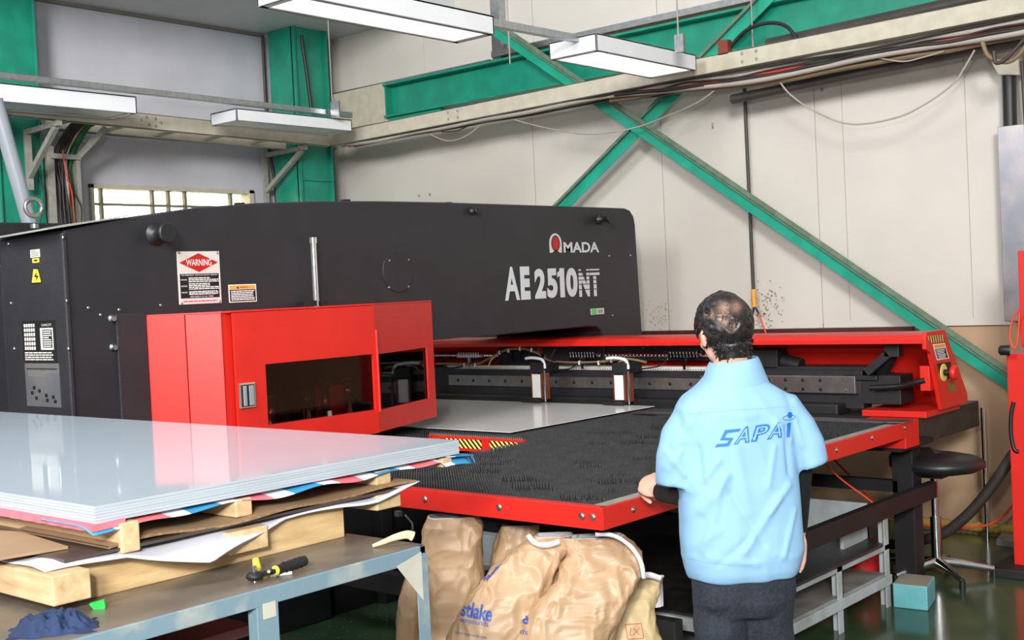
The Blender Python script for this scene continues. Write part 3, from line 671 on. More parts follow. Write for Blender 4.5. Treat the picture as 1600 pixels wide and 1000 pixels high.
# turret cover
ZB, ZT = 1.0, 1.68
tc_ = part(MB(), 'turret_cover', 'red', pm)     # filled below
plan = [(3.16, 5.0), (3.16, 4.995), (3.285, 4.87), (3.41, 4.755), (3.452, 4.742)]
mb = MB(); t = .006
def wallseg(mb, a, b, z0, z1, th=.012, mi=0):
    a, b = V((*a, 0)), V((*b, 0)); n = (b-a).normalized().cross(V((0, 0, 1)))*-1   # inward (+Y-ish)
    mb.prism([a+V((0, 0, z0)), b+V((0, 0, z0)), b+n*th+V((0, 0, z0)), a+n*th+V((0, 0, z0))], (0, 0, z1-z0), mi)
wallseg(mb, (3.16, 5.0), (3.285, 4.87), ZB-.3, ZT); wallseg(mb, (3.287, 4.868), (3.41, 4.755), ZB-.3, ZT)
wallseg(mb, (3.405, 4.765), (3.47, 4.762), ZB-.3, ZT)
P3, P4 = (4.362, 4.73), (5.06, 4.982)
# front facet framing (right fixed panel with window)
d = (V((*P4, 0))-V((*P3, 0))); Lf = d.length; d.normalize(); nn = V((-d.y, d.x, 0))
def facet(mb, s0, s1, z0, z1, o=0., th=.012, mi=0):
    a = V((*P3, 0))+d*s0+nn*o; b = V((*P3, 0))+d*s1+nn*o
    mb.prism([a+V((0, 0, z0)), b+V((0, 0, z0)), b+nn*th+V((0, 0, z0)), a+nn*th+V((0, 0, z0))], (0, 0, z1-z0), mi)
facet(mb, 0, Lf, ZB, 1.118); facet(mb, 0, Lf, 1.416, ZT); facet(mb, 0, .022, 1.118, 1.416); facet(mb, Lf-.095, Lf, 1.118, 1.416)
mb.prism([(3.16, 5.0, ZT), (3.285, 4.87, ZT), (3.41, 4.755, ZT), (3.45, 4.732, ZT), (4.362, 4.73, ZT), (5.06, 4.982, ZT), (5.06, 5.0, ZT)], (0, 0, .008))
mb.prism([(3.16, 5.0, ZB), (3.41, 4.78, ZB), (3.45, 4.75, ZB), (4.35, 4.75, ZB), (4.39, 4.78, ZB), (4.3, 5.0, ZB)], (0, 0, .006))
mb.box((5.04, 4.982, ZB), (5.06, 5.02, ZT))
bpy.data.objects.remove(tc_)
cover = part(mb, 'turret_cover', 'red', pm, .002)
mb = MB()
D0, D1 = 3.455, 4.357
wx_0, wx_1, wz_0, wz_1 = 3.628, 4.340, 1.124, 1.421
mb.box((D0, 4.722, ZB), (wx_0, 4.74, ZT-.002)).box((wx_1, 4.722, ZB), (D1, 4.74, ZT-.002)).box((wx_0, 4.722, ZB), (wx_1, 4.74, wz_0)).box((wx_0, 4.722, wz_1), (wx_1, 4.74, ZT-.002))
door = part(mb, 'cover_door', 'red', pm)
def sub(mb, name, m, par, bevel=0., label=None):
    o = mb.build(name, m, None, bevel); o.parent = par
    if label: o['label'] = label
    return o
sub(MB().box((wx_0, 4.741, wz_0-.01), (wx_1, 4.745, wz_1+.01)), 'door_window', 'tint', door, label='smoked window')
hc = ay(386, 618, 4.722)
h1 = sub(MB().box((hc.x-.048, 4.714, hc.z-.062), (hc.x+.048, 4.722, hc.z+.062)), 'door_handle', 'chrome', door, .004, 'chrome flush handle')
h1.data.materials.append(K['dark'])
mb = MB().box((hc.x-.038, 4.711, hc.z-.052), (hc.x+.038, 4.7138, hc.z+.052), 0).box((hc.x-.03, 4.704, hc.z-.048), (hc.x-.012, 4.711, hc.z+.048), 1).box((hc.x+.004, 4.704, hc.z-.048), (hc.x+.03, 4.711, hc.z+.048), 1)
sub(mb, 'handle_lever', ['dark', 'greypipe'], door, .002)
sub(MB().cyl((D1+.004, 4.716, 1.11), (D1+.004, 4.716, 1.55), .008, 10), 'door_hinge', 'red', door)
mb = MB(); facet(mb, .02, Lf-.09, 1.11, 1.42, .014, .003); sub(mb, 'cover_window', 'tint', cover, label='smoked window')
# turret and tools behind the windows
mb = MB().box((3.5, 4.985, ZB), (5.0, 4.998, ZT-.05)); part(mb, 'turret_back_plate', 'ink', pm)
mb = MB(); R = random.Random(5)
for k in range(6):
    x = 3.72+k*.105; y = 4.81+.04*math.sin(k*1.7)
    mb.lathe((x, y, 1.06), (0, 0, 1), [(0, .035), (.09+.03*(k % 3), .035), (.092+.03*(k % 3), .022), (.17+.04*(k % 2), .022), (.172+.04*(k % 2), .03), (.20+.04*(k % 2), .03)], 16, k % 3)
mb.cyl((4.14, 4.86, 1.1), (4.14, 4.86, 1.27), .075, 24, 3); mb.cyl((4.60, 4.905, 1.15), (4.60, 4.905, 1.33), .03, 20, 2); mb.cyl((4.78, 4.95, 1.15), (4.78, 4.95, 1.38), .008, 8, 2); mb.cyl((4.50, 4.88, 1.1), (4.50, 4.88, 1.25), .022, 16, 0); mb.box((4.5, 4.92, 1.3), (4.74, 4.95, 1.34), 3)
split_part(mb, 'turret_tool', ['steel', 'dark', 'chrome', 'signred'], pm)
part(MB().prism([(3.55, 4.76, 1.03), (4.34, 4.76, 1.03), (4.9, 4.96, 1.03), (3.55, 4.98, 1.03)], (0, 0, .03)), 'turret_disc', 'dark', pm)

# centre table ------------------------------------------------------
def brush_mesh(x0, x1, y0_, y1_, z, pitch, h, seed, holes):
    mb = MB(); R = random.Random(seed); nx = int((x1-x0)/pitch); ny = int((y1_-y0_)/pitch)
    for i in range(nx):
        for j in range(ny):
            x = x0+(i+.5)*pitch; y = y0_+(j+.5)*pitch
            skip = False
            for hx, hy, hr in holes:
                if abs(x-hx)/(hr*1.0)+abs(y-hy)/(hr*1.5) < 1 and R.random() < .93: skip = True; break
            if skip or y > y1_-.004: continue
            hh = h*R.uniform(.92, 1.04); q = pitch*.40; dx, dy = R.uniform(-.2, .2)*q, R.uniform(-.2, .2)*q
            vs = [(x-q*.55, y, z), (x, y-q*.55, z), (x+q*.55, y, z), (x, y+q*.55, z), (x-q*.5+dx, y+dy, z+hh), (x+dx, y-q*.5+dy, z+hh), (x+q*.5+dx, y+dy, z+hh*.93), (x+dx, y+q*.5+dy, z+hh)]
            mb.add(vs, [(0, 1, 5, 4), (1, 2, 6, 5), (2, 3, 7, 6), (3, 0, 4, 7), (4, 5, 6, 7)])
    return mb
R = random.Random(21)
TX0, TX1, TY0, TY1, TZ = 3.43, 6.12, 2.575, 4.12, .93
ft = empty('feed_table', (4.8, 3.3, 0), 'black bristle feed table with red edge frame that the man leans on', 'table')
holes = [(R.uniform(TX0+.1, TX1-.1), R.uniform(TY0+.1, TY1-.1), R.uniform(.045, .10)) for _ in range(60)]
part(MB().box((TX0+.04, TY0+.03, TZ-.06), (TX1, TY1, TZ-.025)), 'table_bed', 'brushbase', ft)
part(brush_mesh(TX0+.045, TX1-.01, TY0+.09, TY1-.0, TZ-.03, .0155, .027, 4, holes), 'bristle_field', 'brush', ft)
part(MB().box((TX0+.04, TY0+.012, TZ-.03), (TX1, TY0+.085, TZ-.006)), 'edge_strip', 'grey_olive', ft, .002)
part(MB().box((TX0-.004, TY0, TZ-.082), (TX0+.04, TY1+.02, TZ)).box((TX0, TY0-.004, TZ-.082), (TX1, TY0+.012, TZ)), 'edge_frame', 'red', ft, .002)
part(MB().box((TX1-.012, TY0-.005, TZ-.14), (TX1+.17, TY0+.26, TZ+.003)), 'corner_block', 'red', ft, .003)
mb = MB()
for px, py in ((664, 780), (780, 792.5), (909, 806.5), (926, 808)): p = ax(px, py, TX0-.004); mb.lathe(p, (-1, 0, 0), [(0, .014), (.002, .014), (.003, .007), (.006, .006)], 12)
for px, py in ((990, 796), (1307, 703), (1363, 684), (1414, 668)): p = ay(px, py, TY0-.004); mb.lathe(p, (0, -1, 0), [(0, .013), (.002, .013), (.003, .007), (.006, .006)], 12)
split_part(mb, 'frame_screw', 'steel', ft)
# supports of the feed table
def leg(root, x, y, w, z1, name='table_leg', m='dark'): return part(MB().box((x-w/2, y-w/2, 0), (x+w/2, y+w/2, z1)), name, m, root, .003)
leg(ft, 6.46, 2.72, .12, .79); part(MB().box((6.12, 2.6, .77), (6.56, 2.85, .80)), 'leg_plate', 'dark', ft)
part(MB().box((4.2, 2.59, .46), (6.56, 2.64, .55)), 'cross_rail', 'dark', ft, .003)
part(MB().box((6.4, 2.75, .50), (6.46, 4.0, .565)), 'cross_rail', 'dark', ft)
part(MB().box((4.86, 2.75, .50), (4.92, 4.9, .60)), 'cross_rail', 'dark', ft)
leg(ft, 4.45, 2.75, .09, .87); leg(ft, 4.5, 3.95, .09, .87)
part(MB().box((3.9, 2.6, .3), (3.96, 5.2, .40)), 'cross_rail', 'dark', ft, .003)

ct = empty('center_table', (5.4, 5, 0), 'centre table of the punching machine with red hazard striped edge', 'table')
part(MB().box((4.86, 2.9, TZ-.06), (6.5, 6.6, TZ-.035)) if 0 else MB().box((4.86, 4.14, TZ-.06), (6.52, 6.8, TZ-.03)), 'table_bed', 'brushbase', ct)
holes2 = []
part(brush_mesh(4.86, 6.5, 4.14, 5.3, TZ-.035, .0155, .024, 5, holes2), 'bristle_field', 'brush', ct)
part(MB().box((6.125, 2.86, TZ-.05), (6.5, 4.13, TZ-.02)), 'side_bed', 'brushbase', ct)
part(MB().box((4.836, 4.13, TZ-.085), (4.858, 4.84, TZ-.004)), 'hazard_edge', 'red', ct, .002)
for y0_, y1_ in ((4.43, 4.71), (4.16, 4.37)): part(MB().box((4.834, y0_, TZ-.068), (4.836, y1_, TZ-.018)), 'hazard_strip', 'hazard', ct, label='yellow and black striped strip')
part(MB().box((4.833, 4.745, TZ-.05), (4.836, 4.8, TZ-.02)), 'edge_label', 'olive', ct)
mb = MB()
for k in range(48): y = 4.14+k*.0145; mb.add([(4.84, y, TZ-.01), (4.852, y+.007, TZ-.01), (4.84, y+.012, TZ-.01), (4.845, y+.006, TZ+.012)], [(0, 1, 3), (1, 2, 3), (2, 0, 3)])
part(mb, 'bristle_fringe', 'joint', ct)
st_ = empty('side_table', (4.4, 5.4, 0), 'second black bristle table beyond the stacked sheets, under the red cover', 'table')
part(MB().box((3.5, 4.86, TZ-.06), (4.83, 6.0, TZ-.03)) if 0 else MB().box((4.215, 4.86, TZ-.06), (4.83, 6.0, TZ-.03)), 'table_bed', 'brushbase', st_)
part(brush_mesh(4.215, 4.83, 4.86, 5.6, TZ-.03, .0155, .027, 6, []), 'bristle_field', 'brush', st_)
leg(st_, 4.6, 5.0, .08, .87)
# black machine base below the tables
part(MB().box((4.25, 5.03, 0), (6.75, 5.98, .84)), 'base', 'dark', pm)
part(MB().box((4.95, 4.3, 0), (6.35, 4.9, .80)), 'center_pedestal', 'dark', ct)
# worksheet held by the clamps
o = thing1(MB().prism([(5.04, 4.395, TZ), (6.46, 4.385, TZ), (6.46, 6.9, TZ), (5.04, 6.9, TZ)], (0, 0, .003)), 'metal_sheet', 'work', 'bare white metal sheet lying on the centre table in the machine', 'sheet')
mb = MB()
for px, py in ((747, 658), (772, 660), (700, 644), (723, 640), (1017, 637), (760, 672)): p = az(px, py, TZ+.0032); mb.cyl(p, p+V((0, 0, .0006)), .006, 10)
keep(mb.build('punched_hole', 'ink'), o).parent = o
# ---- carriage
ca = empty('carriage', (6.9, 4.5, 0), 'red covered carriage with clamps and rail behind the feed table', 'machine carriage')
CY0 = 2.62
part(MB().box((6.46, 2.70, .74), (7.56, 7.4, .898)), 'carriage_base', 'darkshelf', ca, .004)
part(MB().box((6.08, 2.64, .926), (6.16, 4.3, .936)).box((6.05, 2.55, .934), (6.18, 2.68, .938)), 'edge_strip', 'alu', ca)
# cover: top lip, back, bottom flange
pr = [(6.50, 1.322), (6.50, 1.345), (6.515, 1.368), (6.55, 1.378), (6.79, 1.378), (7.08, .96), (7.08, .93), (7.06, .93), (7.05, .955), (6.775, 1.352), (6.54, 1.352), (6.515, 1.34), (6.512, 1.322)]
part(MB().prism([(x, CY0, z) for x, z in pr], (0, 5.2, 0)), 'cover_shell', 'red', ca)
part(MB().box((6.57, 2.64, .90), (7.08, 3.02, .935)), 'cover_foot', 'red', ca, .003)
endp = [(6.505, 1.345), (6.52, 1.378), (6.54, 1.385), (6.79, 1.385), (7.10, .99), (7.10, .935), (6.70, .935), (6.57, 1.262), (6.505, 1.29)]
ep = part(MB().prism([(x, CY0-.02, z) for x, z in endp], (0, .022, 0)), 'end_panel', 'red', ca, .002)
part(MB().box((6.60, CY0+.005, 1.05), (6.66, CY0+.06, 1.19)), 'junction_box', 'red', ca, .003)
yp = CY0-.021
def ep_(px, py): return ay(px, py, yp)
def quad(mb, P, d, mi): mb.prism([ep_(*p)+V((0, -d, 0)) for p in P], (0, -.0006, 0), mi)
mb = MB(); quad(mb, [(1449, 525), (1473, 523), (1477, 533), (1453, 536)], 0, 0); part(mb, 'hazard_strip', 'hazard2', ca, label='yellow striped strip')
mb = MB(); quad(mb, [(1457, 538), (1476, 536), (1483, 560), (1464, 563)], 0, 0); quad(mb, [(1459, 539.5), (1475, 537.5), (1476.5, 542), (1460, 544)], .0006, 1); quad(mb, [(1460.5, 545.5), (1477, 543.5), (1481, 559), (1465, 561)], .0006, 2)
for k in range(6): quad(mb, [(1462+k*.8, 546.8+k*2.4), (1475.5+k*.7-(k % 3), 545.2+k*2.4), (1475.8+k*.7-(k % 3), 546.4+k*2.4), (1462.3+k*.8, 548+k*2.4)], .0012, 0)
part(mb, 'warning_label', ['white', 'orange', 'ink'], ca, label='white warning label with an orange heading')
mb = MB(); quad(mb, [(1464, 568), (1485, 565), (1492, 590), (1471, 594)], 0, 0); part(mb, 'switch_plate', 'ink', ca)
p = ep_(1474, 582); mb = MB().lathe(p, (0, -1, 0), [(0, .05), (.004, .05), (.005, .048)], 24, 0).lathe(p, (0, -1, 0), [(.004, .018), (.05, .018)], 16, 2).lathe(p, (0, -1, 0), [(.045, .03), (.05, .042), (.07, .042), (.078, .03)], 24, 1)
part(mb, 'emergency_stop', ['paleyel', 'red', 'ink'], ca, label='red emergency stop button on a yellow disc')
mb = MB(); quad(mb, [(1480, 599), (1491, 597), (1494, 611), (1484, 613)], 0, 0); part(mb, 'small_label', 'olive', ca)
part(MB().tube([ax(1360, 606, 6.62), ax(1385, 605, 6.62), ax(1410, 603, 6.62), ax(1430, 598, 6.60), ax(1445, 594, 6.6)], .016, 8, sub=4), 'power_cable', 'rubber', ca)
# rail beam
part(MB().box((6.66, 3.05, .93), (6.78, 7.2, 1.155)), 'rail_beam', 'black', ca, .003)
part(MB().box((6.55, 3.16, .90), (6.72, 7.2, .965)), 'lower_beam', 'dark', ca, .01)
part(MB().box((6.645, 4.0, 1.02), (6.66, 6.40, 1.098)), 'guide_rail', 'steel', ca, .003)
part(MB().box((6.625, 3.08, 1.022), (6.66, 3.98, 1.125)), 'guide_rail', 'steel', ca, .003)
mb = MB()
for k in range(15): screw(mb, (6.6455, 6.3-k*.16, 1.06), (-1, 0, 0), .012)
for y in (3.14,): 
    for z in (1.045, 1.1): screw(mb, (6.626, y, z), (-1, 0, 0), .009, 1)
for k in range(5):
    for z in (1.045, 1.1): screw(mb, (6.626, 3.3+k*.115, z), (-1, 0, 0), .011)
split_part(mb, 'rail_screw', ['ink', 'steel'], ca)
part(MB().box((6.66, 4.1, 1.16), (6.74, 6.42, 1.172)).box((6.659, 4.1, 1.147), (6.662, 6.42, 1.167)), 'scale_strip', 'paleyel' if 0 else 'offwhite', ca)
mb = MB()
for k in range(110): mb.box((6.657, 4.12+k*.0208, 1.15), (6.6595, 4.128+k*.0208, 1.158))
part(mb, 'scale_marks', 'joint', ca)
mb = MB().cyl((6.80, 3.9, 1.235), (6.80, 7.2, 1.235), .017, 14)
for k in range(105): y = 3.95+k*.03; mb.lathe((6.80, y, 1.235), (0, 1, .25), [(0, .024), (.013, .024)], 12)
part(mb, 'ball_screw', 'chrome', ca)
part(MB().cyl((6.80, 3.83, 1.20), (6.80, 3.87, 1.20), .085, 24), 'pulley', 'bronze', ca)
part(MB().box((6.70, 3.62, 1.16), (6.86, 3.82, 1.28)).cyl((6.78, 3.62, 1.2), (6.78, 3.5, 1.17), .05), 'bearing_block', 'dark', ca, .004)
part(MB().box((6.70, 3.05, 1.13), (6.90, 3.85, 1.175)).box((6.64, 2.95, 1.10), (6.9, 3.16, 1.13)).box((6.66, 2.82, .96), (6.85, 3.06, 1.13)), 'drive_housing', 'dark', ca, .006)
part(MB().box((6.80, 3.85, 1.20), (6.84, 5.45, 1.345)), 'back_box', 'dark', ca, .003)
mb = MB(); R = random.Random(8)
for k in range(40): screw(mb, (6.80, R.uniform(3.95, 5.35), R.uniform(1.25, 1.33)), (-1, 0, 0), .006)
split_part(mb, 'box_bolt', 'steel', ca)
part(MB().bar((6.62, 3.0, 1.15), (6.62, 2.86, 1.26), .05, .05).bar((6.62, 2.84, 1.24), (6.62, 2.84, 1.35), .09, .05, 0, (1, 0, 0)).bar((6.66, 2.84, 1.3), (6.74, 3.0, 1.05), .05, .05), 'bracket_arm', 'dark', ca, .004)
for y in (5.76, 5.84): part(MB().box((6.75, y, 1.2), (6.86, y+.04, 1.36)), 'cover_stay', 'dark', ca)
# clamps on the rail
def clamp(y):
    mb = MB().box((6.46, y-.05, .955), (6.53, y-.04, 1.14)).box((6.46, y+.04, .955), (6.53, y+.05, 1.14)).box((6.46, y-.09, .955), (6.5, y-.075, 1.14))
    c = part(mb, 'clamp_side', 'bronze', ca, .002)
    part(MB().box((6.455, y-.035, .965), (6.465, y+.035, 1.13)), 'clamp_face', 'white', ca, .002, 'white face plate')
    part(MB().box((6.46, y-.065, 1.14), (6.64, y+.055, 1.21)), 'clamp_block', 'dark', ca, .003)
    part(MB().tube([(6.50, y+.12, 1.238), (6.49, y+.05, 1.243), (6.48, y-.04, 1.232), (6.48, y-.062, 1.20), (6.48, y-.065, 1.17)], .011, 8, sub=4), 'clamp_lever', 'lampbody', ca)
    part(MB().cyl((6.45, y-.083, .94), (6.45, y-.083, 1.16), .008, 10), 'clamp_rod', 'chrome', ca)
    part(MB().box((6.40, y-.06, .936), (6.5, y+.10, .955)).box((6.42, y+.02, .955), (6.46, y+.07, .965)), 'clamp_jaw', 'dark', ca, .003)
clamp(5.37); clamp(4.66)
for y in (6.15, 5.08, 4.25):     # valve banks
    mb = MB()
    for k in range(9): mb.box((6.60, y-.11+k*.025, 1.235), (6.63, y-.093+k*.025, 1.262)); mb.cyl((6.615, y-.10+k*.025, 1.262), (6.615, y-.10+k*.025, 1.274), .006, 6)
    mb.box((6.605, y-.15, 1.238), (6.625, y+.11, 1.256)); mb.box((6.605, y-.02, 1.16), (6.62, y+.0, 1.24)); mb.cyl((6.6, y-.14, 1.255), (6.63, y-.15, 1.26), .01, 8)
    part(mb, 'valve_bank', 'chrome', ca)
def cah(pts, r_, m): part(MB().tube([ax(px, py, 6.58) for px, py in pts], r_, 8, sub=5), 'hose', m, ca)
cah([(681, 568), (720, 569), (742, 570), (765, 560), (790, 547), (818, 545), (840, 552), (856, 562), (880, 566), (930, 566), (978, 561), (1010, 566)], .009, 'cablebr')
cah([(840, 548), (850, 556), (862, 563), (890, 568), (940, 566)], .009, 'cable')
cah([(763, 572), (768, 562), (778, 553)], .005, 'glove')
cah([(962, 574), (967, 566), (980, 562)], .005, 'glove')
cah([(908, 560), (893, 575), (870, 578), (850, 578)], .005, 'rubber'); cah([(1043, 561), (1030, 572), (1005, 576), (985, 578)], .005, 'rubber')
cah([(868, 545), (860, 560), (856, 575)], .006, 'cable'); cah([(690, 560), (700, 575), (740, 568)], .006, 'rubber')
mb = MB()
for k, (px, py) in enumerate(((780, 551), (794, 548), (812, 545), (830, 547), (725, 570), (742, 570), (905, 567), (935, 567), (955, 563), (975, 562))): p = ax(px, py, 6.57); mb.box(p-V((.004, .004, .014)), p+V((.01, .004, .014)))
split_part(mb, 'hose_tie', 'white', ca)
part(MB().cyl(ax(843, 545, 6.6), ax(849, 556, 6.56), .017, 12), 'hose_fitting', 'chrome', ca)
part(MB().box((6.60, 3.98, .99), (6.66, 4.12, 1.12)).box((6.60, 3.94, .99), (6.65, 3.97, 1.12)), 'rail_stop', 'steel', ca, .003)

# ================================================================ STACK ON THE BENCH
YS = 2.45
bn = empty('steel_bench', (1.5, 3.0, 0), 'blue-grey painted steel bench carrying the pallets, its corner beside the tall paper sack', 'bench')
BX1, BY0, BZ = 2.163, 2.195, 1.08
part(MB().box((.1, BY0+.008, BZ-.008), (BX1, 4.4, BZ)), 'bench_top', 'benchtop', bn)
part(MB().box((.1, BY0, BZ-.041), (BX1, BY0+.02, BZ-.0015)).box((BX1-.02, BY0, BZ-.041), (BX1, 4.4, BZ-.0015)), 'edge_rail', 'bench', bn, .002)
part(MB().box((BX1-.035, BY0-.004, 0), (BX1+.0015, BY0, BZ-.02)).box((BX1-.003, BY0, 0), (BX1+.0015, BY0+.035, BZ-.02)), 'bench_leg', 'bench', bn)
part(MB().prism([(BX1-.109, BY0-.0055, BZ-.034), (BX1-.02, BY0-.0055, BZ-.014), (BX1-.02, BY0-.0055, BZ-.14)], (0, .001, 0)), 'gusset_plate', 'gusset', bn)
x2 = ay(418, 940, BY0).x
part(MB().box((x2-.030, BY0, 0), (x2+.030, BY0+.035, BZ-.04)), 'bench_leg', 'bench', bn, .002)
part(MB().box((x2-.014, BY0-.002, BZ-.07), (x2+.021, BY0, BZ-.035)), 'weld_tab', 'gusset', bn)
part(MB().box((.1, BY0+.25, .90), (1.8, 4.2, .925)), 'lower_shelf', 'maroon', bn); part(MB().box((.1, 2.55, .925), (1.5, 4.1, .94)), 'shelf_sheet', 'film', bn)
part(MB().box((BX1-.035, 4.3, 0), (BX1, 4.335, BZ-.035)), 'bench_leg', 'bench', bn)
z0 = BZ
lp = empty('wooden_pallet', (1.8, 3.2, BZ), 'lower pine pallet standing on the bench beneath the paper wrapped sheets', 'pallet')
part(MB().box((1.35, YS+.014, z0), (2.128, YS+.042, z0+.087)), 'pallet_stringer', 'wood', lp, .003)
part(MB().box((1.33, YS+.05, z0), (1.40, 4.4, z0+.028)), 'pallet_board', 'wood2', lp, .003)
def blkz(root, px0, px1, za, zb, Y, dep, m='wood2'):
    xm = ay(px0, 850, Y).x, ay(px1, 850, Y).x; return part(MB().box((xm[0], Y, za), (xm[1], Y+dep, zb)), 'pallet_block', m, root, .0035)
blkz(lp, 78, 139, z0+.024, z0+.088, YS-.07, 2.0); blkz(lp, 358, 420, z0+.033, z0+.088, YS-.03, 1.9)
blkz(lp, 592, 630, z0+.055, z0+.098, YS-.014, 1.9)
thing1(MB().box((1.309, YS-.014, z0+.099), (2.352, 4.5, z0+.106)), 'metal_sheet', 'darksheet', 'dark coated sheets between the two pallets', 'sheets')
mb = MB(); nx, ny = 60, 14; gv = []
for i in range(nx+1):
    t = i/nx; x = 1.26+t*1.12
    for j in range(ny+1):
        s_ = j/ny
        over = .021+.014*math.sin(t*9)
        tri_ = max(0, 1-abs((x-1.62)/.17)) if x < 1.62 else max(0, 1-abs((x-1.62)/.29))
        y = YS+.245-s_*(.245+over+.084*tri_)
        z = z0+.0985+.004*math.sin(x*18+s_*3)-(max(0, s_-.8)/.2)*(.008)-tri_*max(0, s_-.55)*.098
        if t > .85: z += (t-.85)*.14*s_
        gv.append(V((x, y, z+.0015*noise.noise(V((x*13, y*13, 0))))))
fs = [(i*(ny+1)+j, i*(ny+1)+j+1, (i+1)*(ny+1)+j+1, (i+1)*(ny+1)+j) for i in range(nx) for j in range(ny)]
mb.add(gv, fs, 0, True)
o = thing1(mb, 'wrapping_paper', 'paper', 'white wrapping paper curling out from under the dark sheets, above the lower pallet', 'paper')
sm = o.modifiers.new('solid', 'SOLIDIFY'); sm.thickness = .003
mb = MB(); n = 30; gv = []
for i in range(n+1):
    x = 1.415+.95*i/n; zz = z0+.108+.005*math.sin(i*.5)+.008*max(0, i/n-.6)
    yf = YS-.014+.014*math.sin(i*.35)
    gv.append((V((x, yf, zz)), V((x, yf+.42, zz))))
for i in range(n):
    a0, a1 = gv[i]; b0, b1 = gv[i+1]; dz = V((0, 0, .0062))
    mb.add([a0, b0, b1, a1, a0+dz, b0+dz, b1+dz, a1+dz], [(0, 3, 2, 1), (4, 5, 6, 7)], 0); mb.add([a0, b0, b0+dz, a0+dz], [(0, 1, 2, 3)], 1)
thing1(mb, 'cardboard_sheet', ['card', 'cardedge'], 'brown corrugated cardboard sheet lying on the dark sheets', 'cardboard')
thing1(MB().prism([(1.20, YS+.105, z0+.109), (1.372, YS+.084, z0+.107), (1.40, YS+.35, z0+.109), (1.225, YS+1.1, z0+.109)], (0, 0, .006)), 'cardboard_sheet', ['card'], 'torn cardboard piece at the left below the upper pallet beam', 'cardboard')
up_ = empty('wooden_pallet', (1.8, 3.2, z0+.12), 'upper pine pallet directly under the film covered sheets and striped tarp', 'pallet')
zu = z0+.118
for (px, py, w_, y_, za, zb) in ((212, 850, .048, -.021, -.026, .043), (395, 800, .05, 0, -.004, .041), (615, 765, .056, .007, .002, .041), (708, 745, .042, 0, .016, .043)):
    a = ay(px, py, YS).x; part(MB().box((a-w_, YS+y_, zu+za), (a, 4.5, zu+zb)), 'pallet_beam', 'wood2', up_, .004)
# striped tarp
mb = MB(); nx = 70; ny = 8; gv = []
for i in range(nx+1):
    t = i/nx; x = 1.375+t*1.236
    for j in range(ny+1):
        s_ = j/ny; y = YS+.21-s_*(.221+.010*math.sin(x*10)); z = zu+.0445+.002*math.sin(x*16)
        if s_ > .8: z -= (s_-.8)/.2*(.010+.005*math.sin(x*24)+(.018 if x > 2.49 else 0))
        gv.append(V((x, y, z)))
mb.add(gv, [(i*(ny+1)+j, i*(ny+1)+j+1, (i+1)*(ny+1)+j+1, (i+1)*(ny+1)+j) for i in range(nx) for j in range(ny)], 0, True)
mb.prism([(2.52, YS-.014, zu+.045), (2.615, YS-.02, zu+.039), (2.62, YS+.35, zu+.041), (2.52, YS+.42, zu+.046)], (0, 0, .002))
for k in range(70): ya = YS-.014+k*.03; mb.prism([(1.377+.003*(k % 2), ya, zu+.034), (1.377+.003*((k+1) % 2), ya+.03, zu+.034), (1.46, ya+.03, zu+.036), (1.46, ya, zu+.038)], (0, 0, .014), 1)
for k in range(9): mb.tube([(2.608, YS-.02+k*.007, zu+.041), (2.615+.007*(k % 3), YS-.024+k*.006, zu+.02-.006*(k % 2))], .001, 5)
o = thing1(mb, 'striped_tarp', ['tarp', 'tarpred'], 'red, white and blue striped woven tarp poking out under the film covered sheets', 'tarp')
sm = o.modifiers.new('solid', 'SOLIDIFY'); sm.thickness = .002
# film covered stack, 8 by 4 foot sheets
zs0, zs1 = zu+.049, 1.287
mb = MB(); nl = 6
for k in range(nl):
    za = zs0+(zs1-zs0)*k/nl; R = random.Random(k); j = R.uniform(0, .0025)
    mb.box((1.390+j, YS-.008+R.uniform(0, .0025), za+.0004), (2.570-j, 5.35, za+(zs1-zs0)/nl), 0)
o = mb.build('sheet_stack', ['filmedge', 'film'])
for p in o.data.polygons:
    if p.normal.z > .5: p.material_index = 1
tag(o, 'thick stack of glossy film covered sheets on top of the pallets at lower left', 'sheet stack')
# small things on the bench
mb = MB(); n = 60; gv = []
for i in range(n+1):
    for j in range(n+1):
        u, v = i/n*2-1, j/n*2-1
        rr = max(0, 1-(abs(u)**2.2+abs(v)**2.2)**.45); m_ = min(1, rr*2.6)
        rid = abs(noise.noise(V((u*2.6+v, v*2.2-u*.6, 3))))+.6*abs(noise.noise(V((u*5+2, v*4, 1))))
        z = .034*m_*(1.15-1.1*rid); x = u*.085*(1+.25*noise.noise(V((u, v*2, 9)))); y = v*.055*(1+.4*noise.noise(V((u*2, v, 19))))
        gv.append(V((x, y, max(0.001, z))))
mb.add(gv, [(i*(n+1)+j, (i+1)*(n+1)+j, (i+1)*(n+1)+j+1, i*(n+1)+j+1) for i in range(n) for j in range(n)], 0, True)
o = thing1(mb, 'cloth_rag', 'rag', 'crumpled navy blue rag on the bench at the lower left corner', 'rag')
o.location = az(84, 984, BZ); o.rotation_euler.z = -.55
sm = o.modifiers.new('solid', 'SOLIDIFY'); sm.thickness = .002
p = az(150, 952, BZ)
g_ = lambda px, py: ad(px, py, (p-EYE).dot(fw))
thing1(MB().prism([g_(138, 944), g_(162, 938), g_(165, 950), g_(157, 959), g_(146, 953)], V((.01, .012, 0))), 'tape_holder', 'limegreen', 'bright green plastic piece between the rag and the pallet', 'plastic piece', bevel=.002)
rt_ = empty('hand_tool', az(430, 890, BZ), 'black and chrome tool with a ribbed black grip lying on the bench', 'tool')
h0, h1_ = az(432, 891, BZ+.017), az(476, 876, BZ+.02)
part(MB().tube([h0, lerp(h0, h1_, .5), h1_], [.0105, .0133, .0126], 14), 'grip', 'rubber', rt_)
mb = MB()
